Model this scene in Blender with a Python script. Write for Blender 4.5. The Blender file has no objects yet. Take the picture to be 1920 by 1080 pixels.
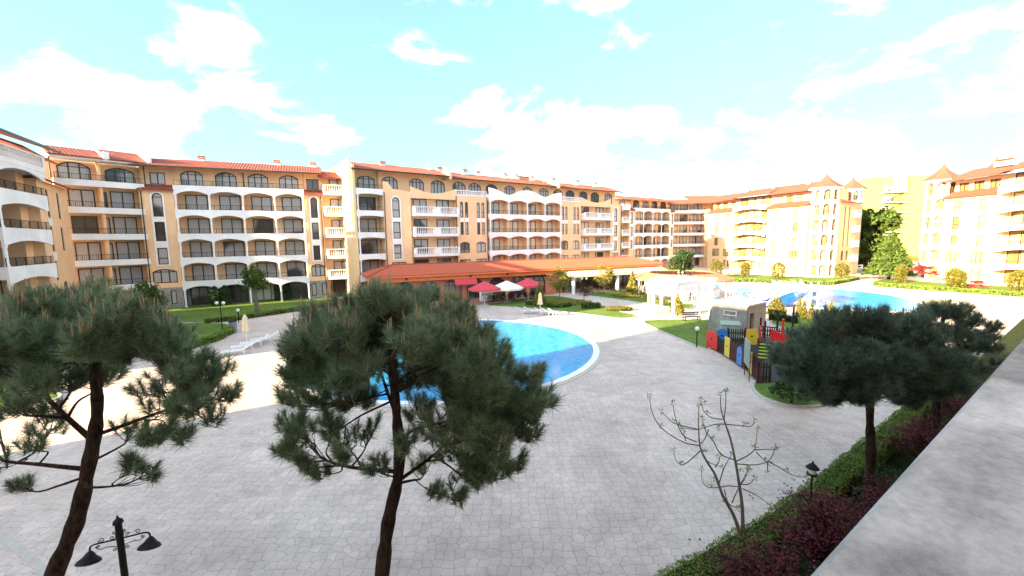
import bpy, math, random
import numpy as np
from mathutils import Vector, Matrix

R = math.radians
random.seed(7); rng = np.random.default_rng(7)
scene = bpy.context.scene
col = scene.collection

# ------------------------------------------------------------------ camera
F = 791.0; CAMH = 7.8; PITCH = R(6.5); ROLL = R(-0.75)
cam_data = bpy.data.cameras.new('camera'); cam = bpy.data.objects.new('camera', cam_data); col.objects.link(cam)
cam_data.sensor_width = 36; cam_data.lens = F/1920*36; cam_data.clip_start = 0.05; cam_data.clip_end = 3000
CR = Matrix.Rotation(math.pi/2-PITCH, 3, 'X') @ Matrix.Rotation(ROLL, 3, 'Z')
cam.matrix_world = Matrix.Translation((0, 0, CAMH)) @ CR.to_4x4()
scene.camera = cam

# ------------------------------------------------------------------ sun and sky
SUN_EL = R(15.0)
SUN_AZ = Vector((-0.8535, -0.521, 0)).normalized()
sd = Vector((SUN_AZ.x*math.cos(SUN_EL), SUN_AZ.y*math.cos(SUN_EL), math.sin(SUN_EL)))
sl = bpy.data.lights.new('sun', 'SUN'); sl.energy = 3.9; sl.angle = R(0.5); sl.color = (1.0, 0.75, 0.42)
so = bpy.data.objects.new('sun', sl); col.objects.link(so)
so.rotation_euler = sd.to_track_quat('Z', 'Y').to_euler()

world = bpy.data.worlds.new('World'); scene.world = world; world.use_nodes = True
nt = world.node_tree; N = nt.nodes; L = nt.links
for n in list(N): N.remove(n)
wo = N.new('ShaderNodeOutputWorld'); bg = N.new('ShaderNodeBackground'); L.new(bg.outputs[0], wo.inputs[0])
sky = N.new('ShaderNodeTexSky'); sky.sky_type = 'NISHITA'; sky.sun_disc = False
sky.sun_elevation = SUN_EL; sky.sun_rotation = math.atan2(sd.x, sd.y)
sky.air_density = 1.0; sky.dust_density = 0.4; sky.ozone_density = 1.0
bg.inputs[1].default_value = 0.15
tc = N.new('ShaderNodeTexCoord')
def wmath(op, a, b=None, c=None):
    n = N.new('ShaderNodeMath'); n.operation = op
    for i, v in enumerate((a, b, c)):
        if v is None: continue
        if hasattr(v, 'links'): L.new(v, n.inputs[i])
        else: n.inputs[i].default_value = v
    return n.outputs[0]
sep = N.new('ShaderNodeSeparateXYZ'); L.new(tc.outputs['Generated'], sep.inputs[0])
mp = N.new('ShaderNodeMapping'); mp.inputs['Scale'].default_value = (1, 1, 2.3); L.new(tc.outputs['Generated'], mp.inputs[0])
nz = N.new('ShaderNodeTexNoise'); nz.inputs['Scale'].default_value = 4.2; nz.inputs['Detail'].default_value = 9
nz.inputs['Roughness'].default_value = 0.58; nz.inputs['Distortion'].default_value = 0.35; L.new(mp.outputs[0], nz.inputs['Vector'])
def pdir(px, py):
    return (CR @ Vector(((px-960)/F, -(py-540)/F, -1))).normalized()
# banks of cloud, each a direction in the sky, an angular size and a weight; the last is added, out of view
bias = None
for px, py, rad, w in [(120, 250, 17, .17), (330, 240, 9, .20), (440, 250, 9, .22), (100, 60, 12, .02), (420, 20, 9, .08), (660, 270, 7, .12),
                       (980, 140, 7, .11), (960, 330, 9, .14), (610, 70, 4, .14), (1250, 300, 12, .20), (1420, 270, 12, .17), (1650, 200, 12, .13),
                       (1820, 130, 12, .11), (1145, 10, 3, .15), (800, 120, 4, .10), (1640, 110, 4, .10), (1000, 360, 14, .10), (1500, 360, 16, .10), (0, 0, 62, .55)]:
    d = pdir(px, py) if rad < 50 else Vector((-.35, -.75, .56)).normalized()  # widest bank: added unseen behind the camera, to brighten and warm the shade
    vm = N.new('ShaderNodeVectorMath'); vm.operation = 'DOT_PRODUCT'; L.new(tc.outputs['Generated'], vm.inputs[0]); vm.inputs[1].default_value = d
    ss = N.new('ShaderNodeMapRange'); ss.interpolation_type = 'SMOOTHSTEP'
    ss.inputs['From Min'].default_value = math.cos(R(rad*1.35)); ss.inputs['From Max'].default_value = math.cos(R(rad*0.25))
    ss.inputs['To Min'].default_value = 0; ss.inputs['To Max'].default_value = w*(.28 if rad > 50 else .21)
    L.new(vm.outputs['Value'], ss.inputs['Value'])
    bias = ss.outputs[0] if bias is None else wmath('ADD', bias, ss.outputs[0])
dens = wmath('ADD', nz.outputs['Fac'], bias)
cl = N.new('ShaderNodeMapRange'); cl.interpolation_type = 'SMOOTHSTEP'
cl.inputs['From Min'].default_value = 0.53; cl.inputs['From Max'].default_value = 0.92; L.new(dens, cl.inputs['Value'])
tint = N.new('ShaderNodeMix'); tint.data_type = 'RGBA'; tint.blend_type = 'MULTIPLY'; tint.inputs['Factor'].default_value = 1
L.new(sky.outputs[0], tint.inputs['A']); SHO = (0.90, 1.82, 2.6)
tint.inputs['B'].default_value = (0.62, 0.68, 0.58, 1)
cm = N.new('ShaderNodeMix'); cm.data_type = 'RGBA'; L.new(cl.outputs[0], cm.inputs['Factor'])
# soft shoulder: the exposure blows the clear sky out towards pale cyan, not to white
va = N.new('ShaderNodeVectorMath'); va.operation = 'ADD'; L.new(tint.outputs['Result'], va.inputs[0]); va.inputs[1].default_value = SHO
vd = N.new('ShaderNodeVectorMath'); vd.operation = 'DIVIDE'; L.new(tint.outputs['Result'], vd.inputs[0]); L.new(va.outputs[0], vd.inputs[1])
vm2 = N.new('ShaderNodeVectorMath'); vm2.operation = 'MULTIPLY'; L.new(vd.outputs[0], vm2.inputs[0]); vm2.inputs[1].default_value = SHO
L.new(vm2.outputs[0], cm.inputs['A']); cm.inputs['B'].default_value = (6.6, 6.1, 5.9, 1)
L.new(cm.outputs['Result'], bg.inputs[0])

scene.view_settings.view_transform = 'Standard'; scene.view_settings.look = 'None'
scene.view_settings.gamma = 1; scene.view_settings.exposure = 3.18
scene.cycles.max_bounces = 5; scene.cycles.diffuse_bounces = 3; scene.cycles.glossy_bounces = 3
scene.cycles.transparent_max_bounces = 6; scene.cycles.use_denoising = True

# ------------------------------------------------------------------ helpers
def Gp(px, py, z=0.0):
    """point of the level z seen at that place of the photograph"""
    d = CR @ Vector(((px-960)/F, -(py-540)/F, -1)); t = (z-CAMH)/d.z
    return Vector((d.x*t, d.y*t, z))
def Vp(px, py, Y):
    d = CR @ Vector(((px-960)/F, -(py-540)/F, -1)); t = Y/d.y
    return Vector((d.x*t, Y, CAMH+d.z*t))

MATS = {}
def mat(name, c1, c2=None, scale=4.0, rough=0.8, bump=0.0, bscale=40.0, spec=0.3, metal=0.0, detail=4, mid=None, coat=0, big=None, stretch=(1, 1, 1)):
    m = bpy.data.materials.new(name); m.use_nodes = True; t = m.node_tree; n = t.nodes; p = n['Principled BSDF']
    c2 = c2 or tuple(x*0.82 for x in c1)
    tx = n.new('ShaderNodeTexCoord'); mpn = n.new('ShaderNodeMapping'); mpn.inputs['Scale'].default_value = stretch
    t.links.new(tx.outputs['Object'], mpn.inputs[0])
    nn = n.new('ShaderNodeTexNoise'); nn.inputs['Scale'].default_value = scale; nn.inputs['Detail'].default_value = detail; nn.inputs['Roughness'].default_value = .65
    t.links.new(mpn.outputs[0], nn.inputs['Vector'])
    rp = n.new('ShaderNodeValToRGB'); rp.color_ramp.elements[0].position = .35; rp.color_ramp.elements[1].position = .65
    rp.color_ramp.elements[0].color = (*c2, 1); rp.color_ramp.elements[1].color = (*c1, 1)
    t.links.new(nn.outputs['Fac'], rp.inputs[0]); out = rp.outputs[0]
    if big:
        n2 = n.new('ShaderNodeTexNoise'); n2.inputs['Scale'].default_value = big[0]; n2.inputs['Detail'].default_value = 3
        t.links.new(mpn.outputs[0], n2.inputs['Vector'])
        r2 = n.new('ShaderNodeValToRGB'); r2.color_ramp.elements[0].position = .4; r2.color_ramp.elements[1].position = .62
        r2.color_ramp.elements[0].color = (*big[1], 1); r2.color_ramp.elements[1].color = (1, 1, 1, 1)
        t.links.new(n2.outputs['Fac'], r2.inputs[0])
        mx = n.new('ShaderNodeMix'); mx.data_type = 'RGBA'; mx.blend_type = 'MULTIPLY'; mx.inputs['Factor'].default_value = 1
        t.links.new(out, mx.inputs['A']); t.links.new(r2.outputs[0], mx.inputs['B']); out = mx.outputs['Result']
    t.links.new(out, p.inputs['Base Color'])
    p.inputs['Roughness'].default_value = rough; p.inputs['Specular IOR Level'].default_value = spec; p.inputs['Metallic'].default_value = metal
    p.inputs['Coat Weight'].default_value = coat
    if bump:
        nb = n.new('ShaderNodeTexNoise'); nb.inputs['Scale'].default_value = bscale; nb.inputs['Detail'].default_value = 5
        t.links.new(mpn.outputs[0], nb.inputs['Vector'])
        b = n.new('ShaderNodeBump'); b.inputs['Strength'].default_value = bump; b.inputs['Distance'].default_value = .03
        t.links.new(nb.outputs['Fac'], b.inputs['Height']); t.links.new(b.outputs[0], p.inputs['Normal'])
    MATS[name] = m
    return m

def leafmat(name, c1, c2, trans=.25, rough=.6):
    m = bpy.data.materials.new(name); m.use_nodes = True; t = m.node_tree; n = t.nodes; p = n['Principled BSDF']
    g = n.new('ShaderNodeNewGeometry'); rp = n.new('ShaderNodeValToRGB')
    rp.color_ramp.elements[0].color = (*c2, 1); rp.color_ramp.elements[1].color = (*c1, 1)
    tx = n.new('ShaderNodeTexCoord'); nz_ = n.new('ShaderNodeTexNoise'); nz_.inputs['Scale'].default_value = 1.7; nz_.inputs['Detail'].default_value = 3; t.links.new(tx.outputs['Object'], nz_.inputs['Vector'])
    ad = n.new('ShaderNodeMath'); ad.operation = 'MULTIPLY_ADD'; ad.inputs[1].default_value = 1.6; ad.inputs[2].default_value = -.8; t.links.new(nz_.outputs['Fac'], ad.inputs[0])
    a2 = n.new('ShaderNodeMath'); a2.operation = 'ADD'; t.links.new(g.outputs['Random Per Island'], a2.inputs[0]); t.links.new(ad.outputs[0], a2.inputs[1])
    t.links.new(a2.outputs[0], rp.inputs[0]); t.links.new(rp.outputs[0], p.inputs['Base Color'])
    p.inputs['Roughness'].default_value = rough; p.inputs['Specular IOR Level'].default_value = .25
    tr = n.new('ShaderNodeBsdfTranslucent'); t.links.new(rp.outputs[0], tr.inputs[0])
    mx = n.new('ShaderNodeMixShader'); mx.inputs[0].default_value = trans
    t.links.new(p.outputs[0], mx.inputs[1]); t.links.new(tr.outputs[0], mx.inputs[2]); t.links.new(mx.outputs[0], n['Material Output'].inputs[0])
    MATS[name] = m
    return m

mat('plaster', (.85, .57, .36), (.80, .53, .32), 1.2, .9, .15, 30, .1, big=(.35, (.93, .90, .88)))
mat('plaster_pale', (.78, .58, .34), (.74, .54, .31), 1.2, .9, .15, 30, .1)
mat('plaster_red', (.70, .20, .08), (.62, .17, .07), 1.2, .9, .1, 30, .1)
mat('yellow_plaster', (.66, .52, .12), (.60, .47, .105), .6, .9, .1, 20, .1)
mat('white_plaster', (.84, .83, .84), (.78, .77, .79), 1.5, .85, .12, 30, .15, big=(.5, (.9, .9, .9)))
mat('white_paint', (.78, .78, .79), (.72, .72, .74), 3, .5, 0, 30, .4)
mat('roof_tile', (.36, .105, .07), (.25, .075, .055), 3.0, .8, .3, 12, .2, stretch=(4, 4, 1), big=(.5, (.75, .75, .8)))
mat('restaurant_tile', (.50, .12, .065), (.41, .095, .055), 3.0, .8, .3, 12, .2, stretch=(4, 4, 1))
mat('stone_wall', (.34, .34, .33), (.17, .17, .17), 4, .85, .6, 10, .2, stretch=(1, 1, 2))
mat('frame_brown', (.045, .030, .024), (.03, .02, .016), 6, .4, 0, 10, .4)
mat('dark_iron', (.012, .012, .013), (.007, .007, .008), 6, .6, 0, 10, .2)
mat('trunk_bark', (.055, .032, .023), (.012, .008, .006), 14, .95, 1.0, 30, .1, stretch=(1, 1, .35))
mat('grey_bark', (.20, .17, .14), (.11, .09, .075), 12, .95, .6, 30, .1, stretch=(1, 1, .4))
mat('twig_bark', (.12, .10, .075), (.08, .06, .045), 12, .9, .3, 40, .1)
mat('candle_shoot', (.38, .26, .16), (.24, .16, .10), 20, .8)
mat('grass', (.17, .24, .06), (.09, .155, .035), 2.5, .95, .8, 60, .1, detail=8, big=(.25, (.7, .8, .7)))
mat('dark_grass', (.035, .055, .018), (.016, .022, .01), 3, .95, .8, 60, .1, detail=8)
mat('turret_tile', (.34, .085, .06), (.27, .068, .05), 3.0, .8, .3, 12, .2, stretch=(4, 4, 1))
mat('soil', (.09, .055, .035), (.05, .03, .02), 8, .95, .8, 30, .1)
mat('red_paint', (.62, .02, .02), (.55, .02, .02), 5, .35, 0, 10, .5)
mat('blue_paint', (.03, .22, .62), (.03, .18, .52), 5, .35, 0, 10, .5)
mat('yellow_paint', (.72, .55, .06), (.65, .48, .05), 5, .35, 0, 10, .5)
mat('lime_paint', (.40, .62, .06), (.35, .55, .05), 5, .4, 0, 10, .5)
mat('brown_wood', (.10, .035, .025), (.06, .022, .016), 8, .6, .2, 30, .3, stretch=(1, 1, .3))
mat('dark_wood', (.035, .022, .018), (.02, .014, .012), 8, .6, .2, 30, .3)
mat('rubber_floor', (.045, .045, .06), (.03, .03, .045), 9, .9)
mat('plastic_white', (.80, .82, .84), (.76, .78, .80), 3, .35, 0, 10, .5)
mat('canvas_red', (.60, .07, .10), (.52, .06, .085), 3, .85)
mat('canvas_white', (.78, .74, .68), (.72, .68, .62), 3, .85)
mat('canvas_cream', (.74, .62, .42), (.68, .56, .38), 3, .85)
mat('terrace_brick', (.36, .15, .12), (.28, .11, .09), 5, .8, .2, 20)
mat('hut_render', (.34, .335, .32), (.24, .235, .225), 2.2, .9, .5, 12, .15, big=(.8, (.8, .8, .8)))
mat('hut_stone', (.36, .28, .23), (.27, .21, .17), 3, .9, .5, 14, .15)
mat('green_metal', (.28, .36, .33), (.22, .30, .27), 3, .5)
mat('bin_metal', (.24, .28, .34), (.18, .21, .26), 3, .45, metal=.4)
mat('slide_blue', (.01, .10, .55), (.01, .08, .48), 2, .25, 0, 10, .5, coat=.4)
mat('terracotta', (.50, .20, .11), (.40, .15, .08), 3, .85)
mat('kerb_stone', (.50, .47, .43), (.42, .39, .36), 5, .85, .2, 30)
mat('lamp_glass', (.75, .75, .72), (.7, .7, .68), 3, .3)
leafmat('needles', (.25, .32, .18), (.085, .125, .07), .5)
leafmat('needles_dark', (.18, .245, .18), (.06, .09, .065), .45)
leafmat('hedge_leaf', (.24, .33, .06), (.08, .14, .03), .3)
leafmat('dark_leaf', (.05, .10, .03), (.015, .035, .012), .2)
leafmat('mid_leaf', (.11, .17, .035), (.04, .075, .015), .3)
leafmat('yellow_leaf', (.28, .26, .05), (.14, .14, .03), .3)
leafmat('gold_leaf', (.19, .175, .03), (.09, .095, .018), .25)
leafmat('maple_leaf', (.19, .035, .055), (.03, .008, .012), .3)
leafmat('red_leaf', (.45, .04, .045), (.25, .02, .03), .3)
leafmat('bud_leaf', (.30, .36, .10), (.16, .20, .05), .35)
leafmat('grass_blade', (.07, .12, .025), (.02, .045, .01), .3)

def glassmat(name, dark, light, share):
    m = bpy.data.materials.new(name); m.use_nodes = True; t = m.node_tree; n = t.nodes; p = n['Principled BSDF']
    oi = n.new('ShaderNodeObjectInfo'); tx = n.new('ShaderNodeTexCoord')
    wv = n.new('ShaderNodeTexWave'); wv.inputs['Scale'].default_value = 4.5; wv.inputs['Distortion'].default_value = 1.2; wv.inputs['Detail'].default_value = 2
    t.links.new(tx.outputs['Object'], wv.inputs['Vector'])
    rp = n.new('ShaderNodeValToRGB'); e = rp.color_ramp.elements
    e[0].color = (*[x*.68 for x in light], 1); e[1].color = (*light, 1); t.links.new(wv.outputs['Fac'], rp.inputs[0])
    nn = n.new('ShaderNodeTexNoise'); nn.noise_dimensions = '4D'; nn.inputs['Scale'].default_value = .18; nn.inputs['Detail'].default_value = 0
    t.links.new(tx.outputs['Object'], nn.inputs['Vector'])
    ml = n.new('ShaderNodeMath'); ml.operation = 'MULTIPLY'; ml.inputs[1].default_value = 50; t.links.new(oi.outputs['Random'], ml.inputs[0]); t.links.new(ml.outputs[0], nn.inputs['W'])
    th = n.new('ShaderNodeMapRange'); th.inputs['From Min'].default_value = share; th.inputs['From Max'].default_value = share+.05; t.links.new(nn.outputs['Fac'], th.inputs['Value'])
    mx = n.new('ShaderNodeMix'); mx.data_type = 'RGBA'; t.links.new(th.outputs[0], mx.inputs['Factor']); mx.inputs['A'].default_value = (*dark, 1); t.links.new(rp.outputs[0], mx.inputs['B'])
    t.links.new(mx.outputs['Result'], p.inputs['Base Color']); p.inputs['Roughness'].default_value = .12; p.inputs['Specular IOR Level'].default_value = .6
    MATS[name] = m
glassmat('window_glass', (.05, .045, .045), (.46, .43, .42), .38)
glassmat('sunlit_glass', (.22, .13, .06), (.58, .42, .22), .45)  # sunlit copy: orange reflection of the lit walls put into the pane colour
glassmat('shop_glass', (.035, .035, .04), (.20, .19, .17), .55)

def tag(o, label=None, cat=None, group=None, kind=None):
    if label: o['label'] = label
    if cat: o['category'] = cat
    if group: o['group'] = group
    if kind: o['kind'] = kind
    return o
def empty(name, loc=(0, 0, 0), rz=0.0, label=None, cat=None, group=None, parent=None):
    o = bpy.data.objects.new(name, None); col.objects.link(o); o.location = loc; o.rotation_euler = (0, 0, rz); o.empty_display_size = .2
    if parent: o.parent = parent
    return tag(o, label, cat, group)

class MB:
    def __init__(s, M=None): s.v = []; s.f = []; s.M = M
    def add(s, vs, fs):
        b = len(s.v)
        if s.M is not None: vs = [tuple(s.M @ Vector(v)) for v in vs]
        s.v += [tuple(v) for v in vs]; s.f += [tuple(i+b for i in f) for f in fs]; return s
    def box(s, x0, x1, y0, y1, z0, z1):
        return s.add([(x0,y0,z0),(x1,y0,z0),(x1,y1,z0),(x0,y1,z0),(x0,y0,z1),(x1,y0,z1),(x1,y1,z1),(x0,y1,z1)],
                     [(0,3,2,1),(4,5,6,7),(0,1,5,4),(1,2,6,5),(2,3,7,6),(3,0,4,7)])
    def xz(s, poly, y0, y1):
        n = len(poly); vs = [(x, y0, z) for x, z in poly]+[(x, y1, z) for x, z in poly]
        return s.add(vs, [tuple(range(n)), tuple(range(2*n-1, n-1, -1))]+[(i, (i+1) % n, n+(i+1) % n, n+i)[::-1] for i in range(n)])
    def xy(s, poly, z0, z1):
        n = len(poly); vs = [(p[0], p[1], z0) for p in poly]+[(p[0], p[1], z1) for p in poly]
        return s.add(vs, [tuple(range(n-1, -1, -1)), tuple(range(n, 2*n))]+[(i, (i+1) % n, n+(i+1) % n, n+i) for i in range(n)])
    def flat(s, poly, z):
        return s.add([(p[0], p[1], z) for p in poly], [tuple(range(len(poly)))])
    def tube(s, pts, rad, seg=6, cap=True):
        pts = [Vector(p) for p in pts]; n = len(pts)
        if not hasattr(rad, '__len__'): rad = [rad]*n
        vs = []; prev = None
        for i, p in enumerate(pts):
            t = (pts[min(i+1, n-1)]-pts[max(i-1, 0)])
            if t.length < 1e-9: t = Vector((0, 0, 1))
            t.normalize()
            a = (prev - t*prev.dot(t)) if prev is not None else t.orthogonal()
            if a.length < 1e-6: a = t.orthogonal()
            a.normalize(); prev = a; b = t.cross(a)
            for k in range(seg):
                th = 2*math.pi*k/seg; vs.append(p+(a*math.cos(th)+b*math.sin(th))*rad[i])
        fs = [(i*seg+k, i*seg+(k+1) % seg, (i+1)*seg+(k+1) % seg, (i+1)*seg+k) for i in range(n-1) for k in range(seg)]
        if cap: fs += [tuple(range(seg-1, -1, -1)), tuple((n-1)*seg+k for k in range(seg))]
        return s.add(vs, fs)
    def lathe(s, prof, cx=0, cy=0, seg=16, ph=0):
        vs = []; n = len(prof)
        for r, z in prof:
            for k in range(seg):
                th = 2*math.pi*(k+ph)/seg; vs.append((cx+r*math.cos(th), cy+r*math.sin(th), z))
        fs = [(i*seg+k, i*seg+(k+1) % seg, (i+1)*seg+(k+1) % seg, (i+1)*seg+k) for i in range(n-1) for k in range(seg)]
        fs += [tuple(range(seg-1, -1, -1)), tuple((n-1)*seg+k for k in range(seg))]
        return s.add(vs, fs)
    def bar(s, a, b, w=.05, seg=4): return s.tube([a, b], w, seg)
    def build(s, name, m, parent=None, smooth=False):
        me = bpy.data.meshes.new(name); me.from_pydata(s.v, [], s.f); me.validate()
        if smooth: me.polygons.foreach_set('use_smooth', [True]*len(me.polygons))
        me.materials.append(MATS[m] if isinstance(m, str) else m)
        o = bpy.data.objects.new(name, me); col.objects.link(o)
        if parent: o.parent = parent
        return o

def fast(name, V, k, m, parent=None):
    """V: (n*k, 3) array, n faces of k corners each"""
    V = np.asarray(V, dtype=np.float32).reshape(-1, 3); n = len(V)//k
    me = bpy.data.meshes.new(name); me.vertices.add(n*k); me.vertices.foreach_set('co', V.ravel())
    me.loops.add(n*k); me.loops.foreach_set('vertex_index', np.arange(n*k, dtype=np.int32))
    me.polygons.add(n); me.polygons.foreach_set('loop_start', np.arange(0, n*k, k, dtype=np.int32))
    me.update(calc_edges=True); me.materials.append(MATS[m])
    o = bpy.data.objects.new(name, me); col.objects.link(o)
    if parent: o.parent = parent
    return o
def unit(a): return a/np.maximum(np.linalg.norm(a, axis=-1, keepdims=True), 1e-9)
def leaf_quads(C, size, up=.3):
    """one small pointed four-cornered leaf at each centre"""
    C = np.asarray(C); n = len(C); sz = size*(.6+.8*rng.random((n, 1)))
    nr = unit(rng.normal(size=(n, 3))+np.array([0, 0, up])); a = unit(np.cross(nr, rng.normal(size=(n, 3)))); b = np.cross(nr, a)
    return np.stack([C-a*sz, C-b*sz*.5, C+a*sz, C+b*sz*.5], 1).reshape(-1, 3)
def blob(c, r, n, shell=.55):
    """points in an uneven ellipsoid, mostly near its skin"""
    d = unit(rng.normal(size=(n, 3))); rad = shell+(1-shell)*rng.random((n, 1))**.6
    wob = 1+.18*np.sin(d[:, :1]*5+c[0])*np.cos(d[:, 1:2]*6+c[1])+.12*np.sin(d[:, 2:3]*9+c[0]*3)
    return np.asarray(c)+d*rad*wob*np.asarray(r)

def copy_tree(o, parent=None):
    c = o.copy(); col.objects.link(c)
    if parent: c.parent = parent
    for ch in [x for x in bpy.data.objects if x.parent == o]: copy_tree(ch, c)
    return c
# ------------------------------------------------------------------ ground, pools, lawns
def paving():
    m = bpy.data.materials.new('stamped_paving'); m.use_nodes = True; t = m.node_tree; n = t.nodes; p = n['Principled BSDF']; lk = t.links.new
    tx = n.new('ShaderNodeTexCoord')
    dn = n.new('ShaderNodeTexNoise'); dn.inputs['Scale'].default_value = 3.5; dn.inputs['Detail'].default_value = 2; lk(tx.outputs['Object'], dn.inputs['Vector'])
    mx = n.new('ShaderNodeMix'); mx.data_type = 'RGBA'; mx.blend_type = 'ADD'; mx.inputs['Factor'].default_value = .16
    lk(tx.outputs['Object'], mx.inputs['A']); lk(dn.outputs['Color'], mx.inputs['B'])
    def vor(feat):
        v = n.new('ShaderNodeTexVoronoi'); v.voronoi_dimensions = '2D'; v.feature = feat; v.inputs['Scale'].default_value = 3.7; v.inputs['Randomness'].default_value = .55
        lk(mx.outputs['Result'], v.inputs['Vector']); return v
    ve = vor('DISTANCE_TO_EDGE'); vc = vor('F1')
    jr = n.new('ShaderNodeMapRange'); jr.inputs['From Min'].default_value = .0; jr.inputs['From Max'].default_value = .055; lk(ve.outputs['Distance'], jr.inputs['Value'])
    st = n.new('ShaderNodeTexNoise'); st.inputs['Scale'].default_value = .22; st.inputs['Detail'].default_value = 7; st.inputs['Roughness'].default_value = .62; lk(tx.outputs['Object'], st.inputs['Vector'])
    sr = n.new('ShaderNodeValToRGB'); e = sr.color_ramp.elements; e[0].position = .30; e[0].color = (.47, .38, .34, 1); e[1].position = .66; e[1].color = (.66, .565, .52, 1)
    x = e.new(.5); x.color = (.585, .49, .445, 1)
    lk(st.outputs['Fac'], sr.inputs[0])
    sp = n.new('ShaderNodeTexNoise'); sp.inputs['Scale'].default_value = 1.3; sp.inputs['Detail'].default_value = 9; sp.inputs['Roughness'].default_value = .75; lk(tx.outputs['Object'], sp.inputs['Vector'])
    spr = n.new('ShaderNodeMapRange'); spr.inputs['From Min'].default_value = .35; spr.inputs['From Max'].default_value = .62; spr.inputs['To Min'].default_value = .80; spr.inputs['To Max'].default_value = 1.04; lk(sp.outputs['Fac'], spr.inputs['Value'])
    dm = n.new('ShaderNodeTexNoise'); dm.inputs['Scale'].default_value = .55; dm.inputs['Detail'].default_value = 8; dm.inputs['Distortion'].default_value = 1.2; lk(tx.outputs['Object'], dm.inputs['Vector'])
    dmr = n.new('ShaderNodeMapRange'); dmr.inputs['From Min'].default_value = .38; dmr.inputs['From Max'].default_value = .46; dmr.inputs['To Min'].default_value = .93; dmr.inputs['To Max'].default_value = 1.0; lk(dm.outputs['Fac'], dmr.inputs['Value'])
    cr = n.new('ShaderNodeSeparateColor'); lk(vc.outputs['Color'], cr.inputs[0])
    cv = n.new('ShaderNodeMapRange'); cv.inputs['To Min'].default_value = .93; cv.inputs['To Max'].default_value = 1.05; lk(cr.outputs[0], cv.inputs['Value'])
    jv = n.new('ShaderNodeMapRange'); jv.inputs['To Min'].default_value = .62; jv.inputs['To Max'].default_value = 1.0; lk(jr.outputs[0], jv.inputs['Value'])
    m1 = n.new('ShaderNodeMath'); m1.operation = 'MULTIPLY'; lk(cv.outputs[0], m1.inputs[0]); lk(spr.outputs[0], m1.inputs[1]); m0 = n.new('ShaderNodeMath'); m0.operation = 'MULTIPLY'; lk(m1.outputs[0], m0.inputs[0]); lk(dmr.outputs[0], m0.inputs[1]); m1 = m0
    m2 = n.new('ShaderNodeMath'); m2.operation = 'MULTIPLY'; lk(m1.outputs[0], m2.inputs[0]); lk(jv.outputs[0], m2.inputs[1])
    mm = n.new('ShaderNodeVectorMath'); mm.operation = 'SCALE'; lk(sr.outputs[0], mm.inputs[0]); lk(m2.outputs[0], mm.inputs['Scale'])
    lk(mm.outputs[0], p.inputs['Base Color']); p.inputs['Roughness'].default_value = .62; p.inputs['Specular IOR Level'].default_value = .3
    b = n.new('ShaderNodeBump'); b.inputs['Strength'].default_value = .3; b.inputs['Distance'].default_value = .02; lk(jr.outputs[0], b.inputs['Height']); lk(b.outputs[0], p.inputs['Normal'])
    MATS['paving'] = m
paving()
def watermat(name, c1, c2, rg=.08, sp_=.22):
    m = bpy.data.materials.new(name); m.use_nodes = True; t = m.node_tree; n = t.nodes; p = n['Principled BSDF']; lk = t.links.new
    tx = n.new('ShaderNodeTexCoord'); v = n.new('ShaderNodeTexVoronoi'); v.feature = 'DISTANCE_TO_EDGE'; v.inputs['Scale'].default_value = 1.6
    nn = n.new('ShaderNodeTexNoise'); nn.inputs['Scale'].default_value = 2.0; nn.inputs['Detail'].default_value = 4; lk(tx.outputs['Object'], nn.inputs['Vector'])
    mx = n.new('ShaderNodeMix'); mx.data_type = 'RGBA'; mx.blend_type = 'ADD'; mx.inputs['Factor'].default_value = .5; lk(tx.outputs['Object'], mx.inputs['A']); lk(nn.outputs['Color'], mx.inputs['B'])
    lk(mx.outputs['Result'], v.inputs['Vector'])
    rp = n.new('ShaderNodeValToRGB'); e = rp.color_ramp.elements; e[0].color = (*c1, 1); e[1].position = .28; e[1].color = (*c2, 1); lk(v.outputs['Distance'], rp.inputs[0]); lk(rp.outputs[0], p.inputs['Base Color'])  # lighter caustic-like web, light on the water painted into its colour
    p.inputs['Roughness'].default_value = rg; p.inputs['Specular IOR Level'].default_value = sp_
    b = n.new('ShaderNodeBump'); b.inputs['Strength'].default_value = .12; b.inputs['Distance'].default_value = .05
    nb = n.new('ShaderNodeTexNoise'); nb.inputs['Scale'].default_value = 5; nb.inputs['Detail'].default_value = 3; lk(tx.outputs['Object'], nb.inputs['Vector'])
    lk(nb.outputs['Fac'], b.inputs['Height']); lk(b.outputs[0], p.inputs['Normal']); MATS[name] = m
watermat('pool_water', (.045, .36, .66), (.015, .27, .60))
watermat('far_pool_water', (.05, .34, .66), (.015, .20, .58), .3, .08)

def sheet(name, poly, z, m, kind='structure'):
    o = MB().flat(poly, z).build(name, m); return tag(o, kind=kind)
def smooth_poly(pts, n=6):
    out = []; N_ = len(pts)
    for i in range(N_):
        p0, p1, p2, p3 = [Vector(pts[(i+j-1) % N_]).to_2d() for j in range(4)]
        for k in range(n):
            t = k/n
            out.append(.5*((2*p1)+(p2-p0)*t+(2*p0-5*p1+4*p2-p3)*t*t+(3*p1-p0-3*p2+p3)*t**3))
    return out
def gpoly(pp, z=0.0, n=6): return smooth_poly([Gp(x, y, z) for x, y in pp], n)
def ccw(poly):
    a = sum(poly[i][0]*poly[(i+1) % len(poly)][1]-poly[(i+1) % len(poly)][0]*poly[i][1] for i in range(len(poly)))
    return poly if a > 0 else poly[::-1]

g = MB(); g.flat([(-900, -900), (900, -900), (900, 900), (-900, 900)], 0); tag(g.build('ground', 'paving'), kind='structure')

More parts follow.
